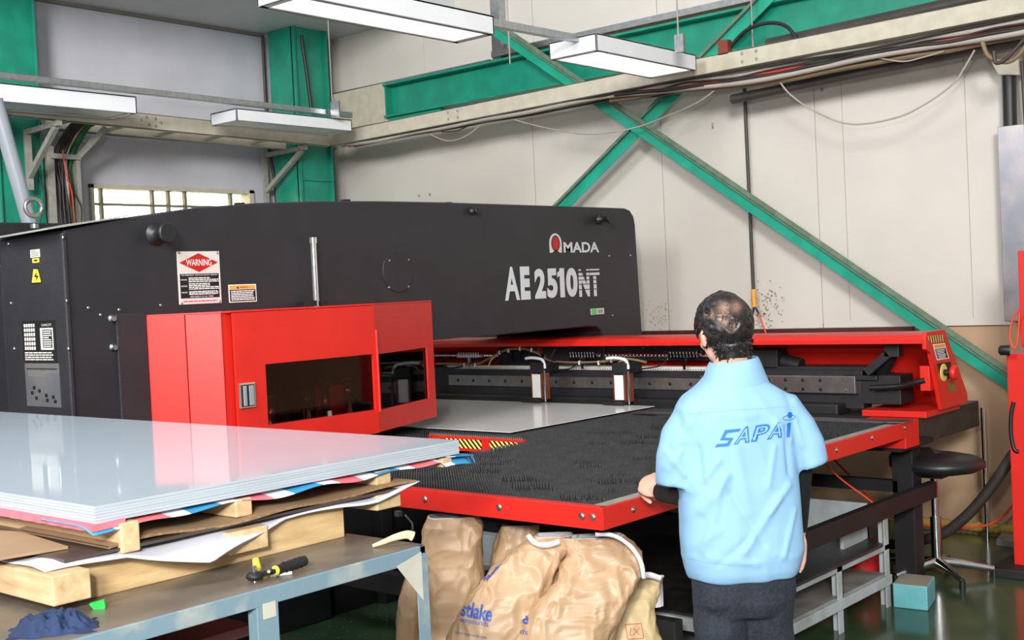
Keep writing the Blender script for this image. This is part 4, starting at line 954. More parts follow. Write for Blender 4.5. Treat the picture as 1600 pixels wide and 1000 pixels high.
for t in (.25, .45, .65, .8): q = lerp(h0, h1_, t); mb.lathe(q, h1_-h0, [(0, .013), (.003, .0143), (.006, .013)], 14)
split_part(mb, 'grip_rib', 'rubber', rt_)
part(MB().lathe(h0, h0-h1_, [(0, .011), (.004, .012), (.007, .009)], 14), 'yellow_ring', 'yellow', rt_, label='yellow ring')
hd = az(398, 900, BZ+.014)
part(MB().bar(h0, hd, .015, .010).ell(hd, .021, .02, .011, n=14), 'tool_head', 'dark', rt_, .0015)
split_part(MB().cyl(hd-V((0, 0, .014)), hd+V((0, 0, .024)), .006, 12).cyl(az(386, 905, BZ+.008), az(396, 902, BZ+.008), .004, 8).cyl(az(420, 893, BZ+.007), az(420, 893, BZ+.028), .004, 10), 'chrome_stud', 'chrome', rt_)
yh = az(402, 889, BZ+.02)
part(MB().tube([hd, yh, yh+V((.007, .014, .02))], [.006, .010, .008], 10), 'yellow_jaw', 'yellow', rt_, label='yellow jaw')
thing1(MB().cyl(az(422, 899, BZ+.004), az(456, 895, BZ+.004), .004, 10), 'marker_stick', 'white', 'thin white stick lying beside the grip of the tool', 'stick')
thing1(MB().cyl(az(410, 903, BZ+.004), az(425, 896, BZ+.004), .005, 8), 'yellow_peg', 'yellow', 'small yellow peg in front of the tool', 'peg')
g0, g1 = az(582, 853, BZ+.006), az(645, 838, BZ+.02)
q_ = lambda t, dz=0.: lerp(g0, g1, t)+V((0, 0, dz))
thing1(MB().tube([g0, q_(.25, .003), q_(.55, .008), q_(.85, .008), g1], [.004, .010, .021, .024, .013], 16, sub=5), 'work_glove', 'glove', 'cream rolled glove lying at the far right corner of the bench top', 'glove')
thing1(MB().tube([g1+V((0, 0, .014)), g1+V((.02, .02, .028)), g1+V((.014, .04, .05))], .003, 6).box(g1+V((-.014, .035, .05)), g1+V((.0, .05, .063))), 'wire_clip', ['rubber'], 'dark wire clip standing behind the cream glove', 'clip')
# ================================================================ SACKS
def crumple(p, a=1., s=1.):
    q = p*7*s
    q = V((q.x, q.y, q.z*.55)); v = .9*abs(noise.noise(q*.6))+.95*abs(noise.noise(q*1.5+V((5, 0, 0))))+.5*abs(noise.noise(q*3.1+V((3, 1, 2))))+.10*abs(noise.noise(q*9))
    return a*(.5-v)
def sack(name, path, label, m='bag', amp=.022, open_top=True, seed=0, fine=1., n=150, fold=None):
    """path: (center, half width, half depth); the sack faces the camera."""
    rows = 170; rings = []
    sc = [V(p[0]) for p in path]
    def samp(t):
        f = t*(len(path)-1); i = min(int(f), len(path)-2); u = f-i; k = u*u*(3-2*u)*.5+u*.5
        return sc[i].lerp(sc[i+1], k), path[i][1]+(path[i+1][1]-path[i][1])*k, path[i][2]+(path[i+1][2]-path[i][2])*k
    hr = r0.copy(); hr.z = 0; hr.normalize(); hb = V((fw.x, fw.y, 0)).normalized()
    for r_ in range(rows+1):
        c, hw, hd_ = samp(r_/rows); ring = []
        for k in range(n):
            a = 2*math.pi*k/n; ca_, sa = math.cos(a), math.sin(a); e = .55
            q = c+hr*(hw*math.copysign(abs(ca_)**e, ca_))+hb*(hd_*math.copysign(abs(sa)**e, sa))
            out = (hr*ca_*hd_+hb*sa*hw).normalized()
            q += out*crumple(q+V((seed*3.1, seed, 0)), amp, fine)
            ring.append(q)
        rings.append(ring)
    mb = MB(); mb.loft(rings, 0, False)
    mb.add(rings[0], [tuple(range(n))[::-1]])
    mats = [m, 'bagin']
    if open_top:      # liner: inward fold
        c = sum((v for v in rings[-1]), V())/n
        inner = [[c+(v-c)*.93+V((0, 0, .004)) for v in rings[-1]], [c+(v-c)*.9-V((0, 0, .12)) for v in rings[-1]]]
        mb.loft([rings[-1]]+inner, 1, False); mb.add(inner[-1], [tuple(range(n))], 1)
    else: mb.add(rings[-1], [tuple(range(n))])
    o = thing1(mb, name, mats, label, 'sack'); o['group'] = 'sacks under the edge of the feed table'; return o
def P(px, py, D): return ad(px, py, D)
def project(mbsrc_uvfs, target, o2w, name, m, par, off=.0015, label=None, subdiv=2):
    """lay flat marks given in photo pixels onto a curved surface as seen from a fixed viewpoint direction"""
    uvp, fs = mbsrc_uvfs
    bm = bmesh.new(); vv = [bm.verts.new((x, y, 0)) for x, y in uvp]
    for f in fs:
        try: bm.faces.new([vv[i] for i in f])
        except ValueError: pass
    bmesh.ops.triangulate(bm, faces=bm.faces)
    for _ in range(subdiv): bmesh.ops.subdivide_edges(bm, edges=[e for e in bm.edges if e.calc_length() > 2.5], cuts=1, use_grid_fill=False); bmesh.ops.triangulate(bm, faces=bm.faces)
    me = target.data; bvh = BVHTree.FromPolygons([v.co for v in me.vertices], [tuple(p.vertices) for p in me.polygons])
    bad = []
    for v in bm.verts:
        d_ = ray(v.co.x, v.co.y).normalized(); h_ = bvh.ray_cast(EYE, d_)
        if h_[0] is None: bad.append(v); continue
        v.co = h_[0]-d_*off
    bmesh.ops.delete(bm, geom=bad, context='VERTS')
    mm = bpy.data.meshes.new(name); bm.to_mesh(mm); bm.free(); mm.materials.append(K[m]); ob = bpy.data.objects.new(name, mm); COL.objects.link(ob)
    ob.parent = par
    if label: ob['label'] = label
    return ob
def pxtext(body, o, ux_, uy_, **k):       # text box corner o, width vector, height vector in pixels
    uv, fs = textmesh(body, **k); return [(o[0]+a*ux_[0]+b*uy_[0], o[1]+a*ux_[1]+b*uy_[1]) for a, b in uv], fs
D1_ = 4.88
s1_ = sack('paper_sack', [(P(700, 1170, D1_-.02), .15, .09), (P(700, 1000, D1_), .145, .10), (P(702, 950, D1_), .14, .10), (P(704, 880, D1_), .132, .095), (P(707, 820, D1_), .118, .08), (P(706, 806, D1_), .10, .06)], 'tall upright kraft paper sack with open white top beside the bench leg', amp=0.022, seed=1)
for px, D_, X_ in (): pass
s2_ = sack('paper_sack', [(P(800, 1150, 4.95), .12, .07), (P(800, 950, 4.95), .12, .07), (P(805, 850, 4.95), .09, .06), (P(812, 818, 4.95), .075, .05)], 'kraft paper sack squeezed behind the leaning printed sack', seed=2, open_top=False)
s3_ = sack('paper_sack', [(P(765, 1160, 4.45), .17, .10), (P(764, 1010, 4.5), .165, .10), (P(786, 940, 4.52), .150, .10), (P(815, 890, 4.54), .130, .09), (P(845, 855, 4.55), .10, .07), (P(868, 836, 4.56), .07, .04)], 'kraft paper sack with blue lettering leaning right', amp=0.033, seed=3)
s4_ = sack('paper_sack', [(P(845, 1160, 4.42), .20, .11), (P(870, 1010, 4.46), .20, .11), (P(900, 950, 4.48), .185, .11), (P(930, 900, 4.5), .165, .10), (P(942, 862, 4.52), .14, .07), (P(925, 838, 4.53), .11, .04)], 'bulging kraft paper sack right of the printed one, top folded over', amp=0.037, seed=4)
s5_ = sack('paper_sack', [(P(975, 1160, 4.7), .16, .09), (P(975, 1000, 4.72), .145, .09), (P(975, 950, 4.74), .12, .08), (P(990, 915, 4.76), .11, .06), (P(1005, 902, 4.76), .09, .03)], 'yellowish sack with a red stamp, rightmost of the sacks', m='bagy', amp=0.030, seed=5)
s6_ = sack('paper_sack', [(P(636, 1150, 4.75), .045, .06), (P(638, 960, 4.75), .045, .06), (P(650, 880, 4.75), .03, .04)], 'narrow kraft sack edge showing behind the bench leg', seed=6, open_top=False)
def rim(root, pts, w_, D_):
    mb = MB(); P_ = smoothpath([ad(x, y, D_) for x, y in pts], 5); gv = []
    for i, p in enumerate(P_):
        d_ = (P_[min(i+1, len(P_)-1)]-P_[max(i-1, 0)]).normalized(); nn_ = d_.cross(fw).normalized()*w_
        k = 1+.25*noise.noise(p*30); gv += [p+nn_*k, p, p-nn_*k*.2+fw*.02]
    mb.add(gv, [(i*3+j, i*3+j+1, i*3+j+4, i*3+j+3) for i in range(len(P_)-1) for j in range(2)], 0, True)
    o = mb.build('liner_edge', 'bagin', root); o['label'] = 'white liner edge'
    q = o.modifiers.new('s', 'SOLIDIFY'); q.thickness = .0015
rim(s4_, [(930, 838), (958, 840), (982, 855), (998, 878), (1004, 905)], .014, 4.40)
rim(s3_, [(822, 838), (834, 852), (855, 856), (876, 850)], .02, 4.44)
rim(s5_, [(998, 905), (1015, 903), (1032, 908)], .02, 4.68)
project(pxtext('stlake', (719, 962), (48, 10), (4, -24), offset=.025), s3_, None, 'sack_lettering', 'blueink', s3_, .004, 'bold blue lettering')
project(pxtext('ompounds', (717, 974), (45, 8), (2, -11)), s3_, None, 'sack_lettering', 'blueink', s3_, .004, 'blue lettering')
project(pxtext('lakecompounds.com', (711, 991), (49, 9), (1, -6)), s3_, None, 'sack_lettering', 'blueink', s3_, .004, 'small blue lettering')
project(([(749, 903), (760, 908), (785, 880), (775, 886), (765, 899), (757, 893)], [(0, 1, 4, 5), (1, 2, 3, 4)]), s3_, None, 'sack_mark', 'blueink', s3_, .004, 'blue arrow mark')
project(pxtext('e', (815, 974), (10, 2), (1, -14), offset=.025), s4_, None, 'sack_lettering', 'blueink', s4_, .004, 'blue letter')
project(pxtext('ds', (812, 990), (12, 2), (1, -8)), s4_, None, 'sack_lettering', 'blueink', s4_, .004, 'blue letters')
def pxline(pts, w):
    vs, fs = [], []
    for i in range(len(pts)-1):
        a, b = V(pts[i]+(0,)), V(pts[i+1]+(0,)); n_ = (b-a).normalized().cross(V((0, 0, 1)))*w/2; k = len(vs)
        vs += [(q.x, q.y) for q in (a+n_, b+n_, b-n_, a-n_)]; fs.append((k, k+1, k+2, k+3))
    return vs, fs
def merge(*L):
    vs, fs = [], []
    for a, b in L: k = len(vs); vs += a; fs += [tuple(i+k for i in f) for f in b]
    return vs, fs
project(merge(pxline([(977, 976), (1002, 974), (1006, 997), (981, 999), (977, 976)], 1.1), pxline([(986, 981), (984, 992), (988, 993)], 1), pxline([(990, 982), (999, 992)], 1), pxline([(999, 981), (989, 993)], 1)), s5_, None, 'red_stamp', 'redink', s5_, .004, 'red square stamp')
# ================================================================ UNDER THE TABLES, RIGHT SIDE
rk = empty('steel_rack', (5.3, 3.2, 0), 'low light grey steel rack beneath the feed table, behind the man', 'rack')
def ang(x, y, z1): return MB().box((x-.055, y, 0), (x, y+.006, z1)).box((x-.006, y, 0), (x, y+.055, z1))
RX1 = 5.92
part(ang(RX1, 2.6, .47), 'rack_leg', 'rack', rk); part(ang(5.37, 2.6, .33), 'rack_leg', 'rack', rk); part(ang(RX1, 4.0, .5), 'rack_leg', 'rack', rk); part(ang(4.2, 2.6, .30), 'rack_leg', 'rack', rk); part(ang(4.2, 4.0, .30), 'rack_leg', 'rack', rk)
part(MB().box((4.2, 2.59, .115), (RX1, 2.63, .165)).box((4.2, 4.0, .115), (RX1, 4.03, .165)).box((4.2, 2.6, .115), (4.24, 4.0, .165)), 'shelf_rail', 'rack', rk, .003)
part(MB().box((4.22, 2.62, .155), (RX1-.01, 4.0, .17)), 'lower_shelf', 'rackshelf', rk)
part(MB().box((4.2, 2.6, .295), (RX1, 2.64, .325)).box((4.2, 2.6, .27), (4.24, 4.0, .325)), 'shelf_rail', 'rack', rk, .003)
part(MB().prism([(4.22, 2.58, .326), (5.80, 2.58, .332), (RX1, 2.72, .34), (RX1, 4.0, .34), (4.22, 4.0, .33)], (0, 0, .012)), 'upper_shelf', 'darkshelf', rk, .002)
part(MB().box((5.6, 2.70, .34), (RX1-.02, 2.72, .46)).box((5.88, 2.7, .34), (5.9, 4.4, .53)).box((5.0, 4.38, .34), (5.9, 4.4, .53)), 'side_panel', 'rack', rk, .003)
r2 = empty('low_cabinet', (4.3, 4.6, 0), 'low light grey steel cabinet on the floor left of the man', 'cabinet')
part(MB().box((4.72, 3.5, .10), (4.80, 4.75, .42)), 'front_panel', 'rack', r2, .003)
part(MB().box((4.70, 3.5, .24), (4.72, 4.75, .26)), 'front_rib', 'rackshelf', r2)
part(MB().box((4.5, 3.4, .02), (5.0, 4.75, .06)), 'base_plate', 'darkshelf', r2)
o = thing1(MB().prism([az(1396, 949, 0), az(1450, 955, 0), az(1462, 937, 0), az(1462, 937, 0)+az(1396, 949, 0)-az(1450, 955, 0)], (0, 0, .125)), 'wooden_block', 'teal', 'teal painted box on the green floor beside the grey rack', 'box', bevel=.006)
o.data.materials.append(K['tealtop'])
for p in o.data.polygons:
    if p.normal.z > .9: p.material_index = 1
# stool
sb = V((6.62, 2.63, 0))
stl = empty('swivel_stool', sb, 'black seated swivel stool with chrome star base against the brown wall', 'stool')
se = MB(); rings = []
fd = V((-.15, 1, 0)).normalized(); sd = V((1, .15, 0)).normalized()
prof = [(.585, .12, 0), (.60, .19, 0), (.625, .235, 0), (.655, .235, 0), (.68, .20, 0), (.697, .12, 0), (.702, .03, 0)]
for z, r_, _ in prof:
    rings.append([sb+V((0, -.02, z+(.0 if z < .64 else .03*max(0, math.cos(a)))))+fd*(r_*1.1*math.cos(a))+sd*(r_*.95*math.sin(a)) for a in [2*math.pi*k/32 for k in range(32)]])
se.loft(rings); part(se, 'seat', 'seat', stl)
part(MB().box(sb+V((-.07, -.07, .565)), sb+V((.07, .07, .59))), 'seat_plate', 'dark', stl)
part(MB().cyl(sb+V((0, 0, .33)), sb+V((0, 0, .57)), .02, 20), 'gas_lift', 'chrome', stl)
part(MB().cyl(sb+V((0, 0, .08)), sb+V((0, 0, .34)), .03, 20), 'lift_sleeve', 'chrome', stl)
for k in range(5):
    a = math.radians(-62+72*k); dd = V((math.cos(a), math.sin(a), 0)); e1_ = sb+dd*.30
    mb = MB().tube([sb+V((0, 0, .085)), sb+dd*.12+V((0, 0, .075)), e1_+V((0, 0, .045))], [.032, .026, .017], 12, sub=3)
    lg = part(mb, 'base_arm', 'chrome', stl)
    f = MB().cyl(e1_, e1_+V((0, 0, .05)), .016, 12).build('foot_glide', K['rubber']); f.parent = lg
# chrome pole
p0 = az(1543, 843, 0); 
o = thing1(MB().cyl((p0.x, p0.y, 0), (p0.x, p0.y, .84), .014, 20), 'chrome_pole', 'chrome', 'thin vertical chrome pole standing near the brown wall', 'pole')
# far right red machine
rm = empty('red_cabinet', (7.2, 2.1, 0), 'tall red machine cabinet cut off by the right edge', 'cabinet')
x0 = 6.95
ye = ax(1590, 400, x0).y; yl = ax(1579, 600, x0).y
part(MB().box((x0, ye-.3, 1.27), (x0+.35, ye, ax(1590, 392, x0).z)), 'upper_column', 'red', rm, .004)
part(MB().box((x0-.05, yl-.5, 0.03), (x0+.3, yl, ax(1579, 552, x0).z)), 'lower_body', 'red', rm, .004)
part(MB().box((x0-.2, yl-.6, 0), (x0+.35, yl+.09, .05)), 'foot_plate', 'dark', rm, .004)
def rcable(name, label, pts, X, r_, m, cat, sub=6, par=None): return thing1(MB().tube([ax(px, py, X) for px, py in pts], r_, 10, sub=sub), name, m, label, cat)
rcable('hose', 'thick dark hose sweeping from the red cabinet down to the floor by the stool', [(1600, 690), (1583, 710), (1560, 745), (1530, 785), (1500, 815), (1470, 835), (1420, 848), (1380, 850)], 7.1, .032, 'hose', 'hose')
rcable('hose', 'black coiled hose hanging beside the red cabinet', [(1584, 628), (1580, 650), (1580, 680), (1585, 702), (1592, 706)], 6.9, .012, 'rubber', 'hose', 4)
rcable('cable', 'red loop of cable hanging at the side of the red cabinet', [(1592, 485), (1582, 500), (1578, 525), (1584, 545), (1590, 530), (1593, 490)], 6.88, .006, 'cableo', 'cable')
thing1(MB().lathe(ax(1578, 547, 6.85), (-.3, 1, 0), [(0, .03), (.05, .028), (.06, .015)], 14), 'lever_knob', 'rubber', 'small black knob at the left edge of the red cabinet', 'knob')
rcable('cable', 'orange cable trailing from the red cabinet down along the wall foot', [(1598, 690), (1596, 740), (1588, 780), (1560, 812), (1520, 824), (1450, 822), (1390, 806), (1330, 745), (1285, 700)], 7.35, .007, 'cableo', 'cable')
rcable('cable', 'orange-red cable hanging under the right end of the feed table', [(1270, 705), (1310, 745), (1350, 775), (1370, 790)], 5.9, .005, 'cableo', 'cable')
mb = MB(); a, b = V((7.86, 3.35, .04)), V((7.80, 1.9, .045))
n = 70; mb.tube([lerp(a, b, i/n) for i in range(n+1)], [(.036 if i % 2 else .028) for i in range(n+1)], 12)
thing1(mb, 'corrugated_hose', 'yhose', 'tan corrugated hose lying along the foot of the brown wall', 'hose')
thing1(MB().prism([(7.55, 2.62, 0), (7.78, 2.66, 0), (7.78, 2.25, 0), (7.5, 2.3, 0)], (0, 0, .035)), 'floor_plate', 'rackshelf', 'grey plate on the floor at the foot of the chrome pole', 'plate')
thing1(MB().cyl((6.15, 2.86, 0), (6.15, 2.86, .25), .09, 20).cyl((6.15, 2.86, .25), (6.15, 2.86, .27), .095, 20), 'small_bin', ['signred'], 'dark red bin half hidden behind the table leg', 'bin')
# scattered shavings
mb = MB(); R = random.Random(9)
for k in range(420):
    p = V((R.uniform(2.9, 5.0), R.uniform(2.9, 5.0), .001)); a = R.uniform(0, 3.14); l_ = R.uniform(.003, .016); w_ = R.uniform(.001, .002)
    mb.bar(p, p+V((math.cos(a)*l_, math.sin(a)*l_, 0)), w_, .001)
thing1(mb, 'metal_shavings', 'fins', 'small bright metal shavings scattered on the floor under the tables', 'shavings', kind='stuff')

# ================================================================ THE MAN
DM = 4.1
gp = ad(1160, 700, DM); ground = V((gp.x, gp.y, 0))
man = empty('person', ground, 'man in light blue work shirt and dark jeans, back turned, hand on the table edge', 'person')
hr = V((r0.x, r0.y, 0)).normalized(); hb = V((fw.x, fw.y, 0)).normalized()     # his right, his forward
def rot2(v, a): return V((v.x*math.cos(a)-v.y*math.sin(a), v.x*math.sin(a)+v.y*math.cos(a), v.z))
tr_, tf_ = rot2(hr, math.radians(6)), rot2(hb, math.radians(6))
PXM = FPX/DM
def ering(c, hw, hd_, R_, F_, n=40, e=.8, tilt=0.):
    out = []
    for k in range(n):
        a = 2*math.pi*k/n; ca_, sa = math.cos(a), math.sin(a)
        x_ = hw*math.copysign(abs(ca_)**e, ca_); out.append(c+R_*x_+F_*(hd_*math.copysign(abs(sa)**e, sa))+V((0, 0, tilt*x_)))
    return out
# ---- shirt
tors = [(1160, 898, 84, .135), (1160, 885, 89, .148), (1160, 862, 95, .155), (1157, 830, 96, .155), (1155, 790, 95, .15), (1153, 740, 93, .142), (1152, 690, 95, .14), (1150, 655, 96, .138), (1148, 632, 93, .13), (1146, 615, 80, .115), (1144, 600, 55, .105), (1143, 588, 42, .092)]
rings = [ering(ad(px, py, DM), hw/PXM, hd_, tr_, tf_) for px, py, hw, hd_ in tors]
smb = MB(); smb.loft(rings)
def sleeve(pts): 
    rr = []
    for i, (p, rw, rd) in enumerate(pts):
        nx_ = V(pts[min(i+1, len(pts)-1)][0]); pv = V(pts[max(i-1, 0)][0]); d_ = (nx_-pv).normalized(); R_ = (tr_-d_*tr_.dot(d_)).normalized(); F_ = d_.cross(R_)
        rr.append(ering(V(p), rw, rd, R_, F_, 28, .9))
    smb.loft(rr)
LS, LE = ad(1072, 636, DM), ad(1063, 752, DM-.02)
RS, RE = ad(1228, 628, DM), ad(1262, 722, DM+.03)
sleeve([(ad(1115, 636, DM), .052, .075), (ad(1084, 650, DM), .066, .083), (ad(1070, 680, DM), .076, .086), (ad(1063, 715, DM-.01), .080, .086), (ad(1059, 757, DM+.0), .072, .085), (ad(1059, 759, DM+.0), .070, .083)])
sleeve([(ad(1188, 626, DM), .05, .07), (ad(1224, 640, DM), .064, .08), (ad(1242, 668, DM), .071, .08), (ad(1256, 695, DM), .068, .078), (ad(1266, 724, DM), .056, .076), (ad(1267, 727, DM), .054, .074)])
sme = remesh(smb, .008, 5)
def capsule(p, a, b):
    ab = b-a; t = max(0, min(1, (p-a).dot(ab)/ab.dot(ab))); return (p-(a+ab*t)).length
folds = [((1060, 770), (1072, 850), .010, -.007), ((1105, 870), (1180, 880), .010, .004), ((1095, 640), (1060, 700), .010, .007), ((1130, 740), (1100, 860), .012, .006), ((1245, 800), (1225, 870), .010, .007), ((1165, 840), (1120, 880), .010, -.005), ((1212, 700), (1200, 760), .010, .005), ((1250, 655), (1262, 700), .009, .006), ((1040, 700), (1075, 745), .009, .006), ((1035, 730), (1070, 700), .008, -.005), ((1050, 735), (1075, 690), .014, .008), ((1085, 770), (1120, 720), .014, .010), ((1100, 800), (1135, 742), .014, .009), ((1072, 820), (1110, 775), .012, .008), ((1080, 860), (1120, 828), .014, .006),
         ((1240, 690), (1215, 660), .012, .007), ((1215, 780), (1160, 860), .013, .007), ((1235, 760), (1200, 800), .012, .008), ((1090, 700), (1098, 760), .011, -.010), ((1232, 670), (1238, 740), .010, -.010), ((1140, 770), (1190, 850), .013, -.006), ((1180, 650), (1120, 652), .012, .004), ((1100, 640), (1088, 690), .012, -.006), ((1060, 660), (1050, 700), .012, -.005), ((1150, 700), (1165, 800), .02, .005)]
sv = [v.co.copy() for v in sme.vertices]; sn = [v.normal.copy() for v in sme.vertices]
def topx(p): v_ = p-EYE; z_ = v_.dot(fw); return CXP+FPX*v_.dot(rt)/z_, CYP-FPX*v_.dot(up)/z_
fold3 = [(ad(a[0], a[1], DM-.13), ad(b[0], b[1], DM-.13), r_, h_) for a, b, r_, h_ in folds]
for i, v in enumerate(sme.vertices):
    p = sv[i]; dsp = .007*(.3-abs(noise.noise(V((p.x*9+p.z*3, p.y*9, p.z*4)))))+.005*noise.noise(p*6)+.004*noise.noise(V((p.x*11, p.y*11, p.z*5)))
    back = sn[i].dot(-tf_)
    if back > .1:
        for a, b, r_, h_ in fold3:
            q = p+tf_*0; q = q-tf_*((q-a).dot(tf_)); dd = capsule(q, a-tf_*0, b-tf_*((b-a).dot(tf_)))
            if dd < r_*2.5: dsp += h_*math.exp(-(dd/r_)**2)*back
    if p.z < .80: dsp += .002*math.sin(8*math.atan2((p-ground).dot(tf_), (p-ground).dot(tr_))+2)*(1 if p.z > .715 else .4)
    v.co = p+sn[i]*dsp
shirt = meshobj('shirt', sme, 'shirt', man, 'light blue short sleeved shirt')
# collar
cr_ = []
cc = [(1145, 594, 42, .098), (1145, 580, 38, .097), (1145, 566, 35, .094), (1146, 560, 34, .092), (1146, 562, 38, .098), (1146, 580, 45, .106), (1146, 606, 56, .110)]
mb = MB(); mb.loft([ering(ad(px, py, DM), hw/PXM, hd_, tr_, tf_, 40, .9, .10) for px, py, hw, hd_ in cc], 0, False)
o = mb.build('collar', 'shirt', None); o.parent = shirt
sm = o.modifiers.new('sub', 'SUBSURF'); sm.levels = sm.render_levels = 1
# hem band seam and back yoke as thin raised piping laid on the shirt
project(pxline([(1072+i*14, 872+4*math.sin(i/11*3.1)+i*.3+9*math.sin(math.pi*i/12)*.6) for i in range(13)], .8), shirt, None, 'hem_seam', 'shirt', shirt, .002)
project(pxline([(1075+i*14, 646-i*1.0) for i in range(12)], .7), shirt, None, 'yoke_seam', 'shirt', shirt, .002)
# logo on the back
def lg_(ch, x0, x1, yb0, yb1, hgt, **k):
    sl = (yb1-yb0)/(x1-x0); return pxtext(ch, (x0, yb0), (x1-x0, yb1-yb0), (hgt*.32, -hgt), **k)
L1 = lambda x: 699.5-(x-1118)*.155
allL = [('A', 1146, 1171), ('P', 1173, 1197), ('A', 1198, 1222)]
outer = merge(*[lg_(c, a, b, L1(a), L1(b), 27-(a-1146)*.03, offset=.06) for c, a, b in allL])
inner = merge(*[lg_(c, a+3.4, b-2.2, L1(a+3)-2.2, L1(b-2)-2.2, 21.5-(a-1146)*.03, offset=-.012) for c, a, b in allL])
project(outer, shirt, None, 'logo_letters', 'logoblue', shirt, .0015, 'blue outlined letters APA', 1)
project(inner, shirt, None, 'logo_letter_fill', 'shirt', shirt, .0028, None, 1)
S_ = [(1117, 699), (1139, 697), (1146, 684), (1132, 684), (1136, 677), (1155, 674), (1158, 669.5), (1133, 672), (1125, 688), (1139, 688), (1136, 692.5), (1120, 694)]
project((S_, [tuple(range(len(S_)))]), shirt, None, 'logo_letter_S', 'logoblue', shirt, .0015, 'solid blue letter S', 2)
project(([(1229, 684), (1234, 683), (1236, 660), (1230, 661.5)], [(0, 1, 2, 3)]), shirt, None, 'logo_letter_I', 'logoblue', shirt, .0015, 'solid blue letter I')
project(([(1234.5+4*math.cos(t), 648.5+5*math.sin(t)) for t in [i*math.pi/8 for i in range(16)]], [tuple(range(16))]), shirt, None, 'logo_planet', 'logoblue', shirt, .0015, 'blue planet disc')
project(pxline([(1233+9.5*math.cos(t), 652.5+3.6*math.sin(t)-1.2*math.cos(t)) for t in [i*math.pi/12 for i in range(25)]], 1.0), shirt, None, 'logo_ring', 'logoblue', shirt, .003, 'blue orbit ring')
# ---- body
bm_ = MB()
HC = ad(1132, 512, DM-.01)                        # centre of the skull
hrt, hfw = rot2(hr, math.radians(20)), rot2(hb, math.radians(20))     # head turned to his left
hM = Matrix((hrt, hfw, V((0, 0, 1)))).transposed()
hM = hM @ Matrix.Rotation(math.radians(-12), 3, 'X')     # looking a little down
def hp(x, y, z): return HC+hM @ V((x, y, z))
bm_.ell(HC+hM @ V((0, .0, .012)), .079, .098, .098, hM, 28)
bm_.ell(hp(0, .035, -.055), .060, .062, .068, hM, 20)      # face and jaw
bm_.ell(hp(0, .055, -.098), .034, .034, .024, hM, 14)      # chin
bm_.ell(hp(0, .10, -.045), .012, .018, .022, hM, 12)       # nose
bm_.ell(hp(0, .088, .0), .05, .012, .01, hM, 12)           # brow
bm_.ell(hp(0, .09, -.078), .022, .010, .008, hM, 12)       # lips
nb = ad(1143, 600, DM)
bm_.tube([hp(0, -.025, -.05), lerp(hp(0, -.02, -.08), nb, .5), nb], [.055, .056, .068], 24, sub=3)
for s_ in (-1, 1):                                         # ears
    bm_.ell(hp(s_*.084, .005, -.030), .010, .019, .032, hM @ Matrix.Rotation(s_*.35, 3, 'Z'), 14); bm_.ell(hp(s_*.082, .002, -.050), .008, .012, .014, hM, 10)
    bm_.ell(hp(s_*.050, .055, -.045), .02, .02, .02, hM, 10)
btor = [(1160, 890, 72, .115), (1157, 840, 74, .12), (1154, 760, 74, .115), (1151, 690, 78, .11), (1149, 640, 76, .10), (1145, 612, 50, .075), (1143, 596, 32, .06)]
bm_.loft([ering(ad(px, py, DM), hw/PXM, hd_, tr_, tf_) for px, py, hw, hd_ in btor])
# left arm: shoulder, elbow behind, forearm forward to the table edge
LEl = ad(1078, 772, DM+.02); 
hedge = az(1013, 768, .95); LW = ad(1031, 768, 4.30)
bm_.tube([ad(1085, 640, DM), ad(1068, 700, DM), LEl, LEl.lerp(LW, .5), LW], [.05, .047, .043, .038, .029], 18, sub=3)
# right arm hanging
REl = ad(1251, 738, DM+.05); RW = ad(1247, 830, DM+.14)
bm_.tube([ad(1215, 635, DM), ad(1245, 690, DM+.02), REl, REl.lerp(RW, .5), RW], [.05, .042, .036, .033, .026], 18, sub=3)
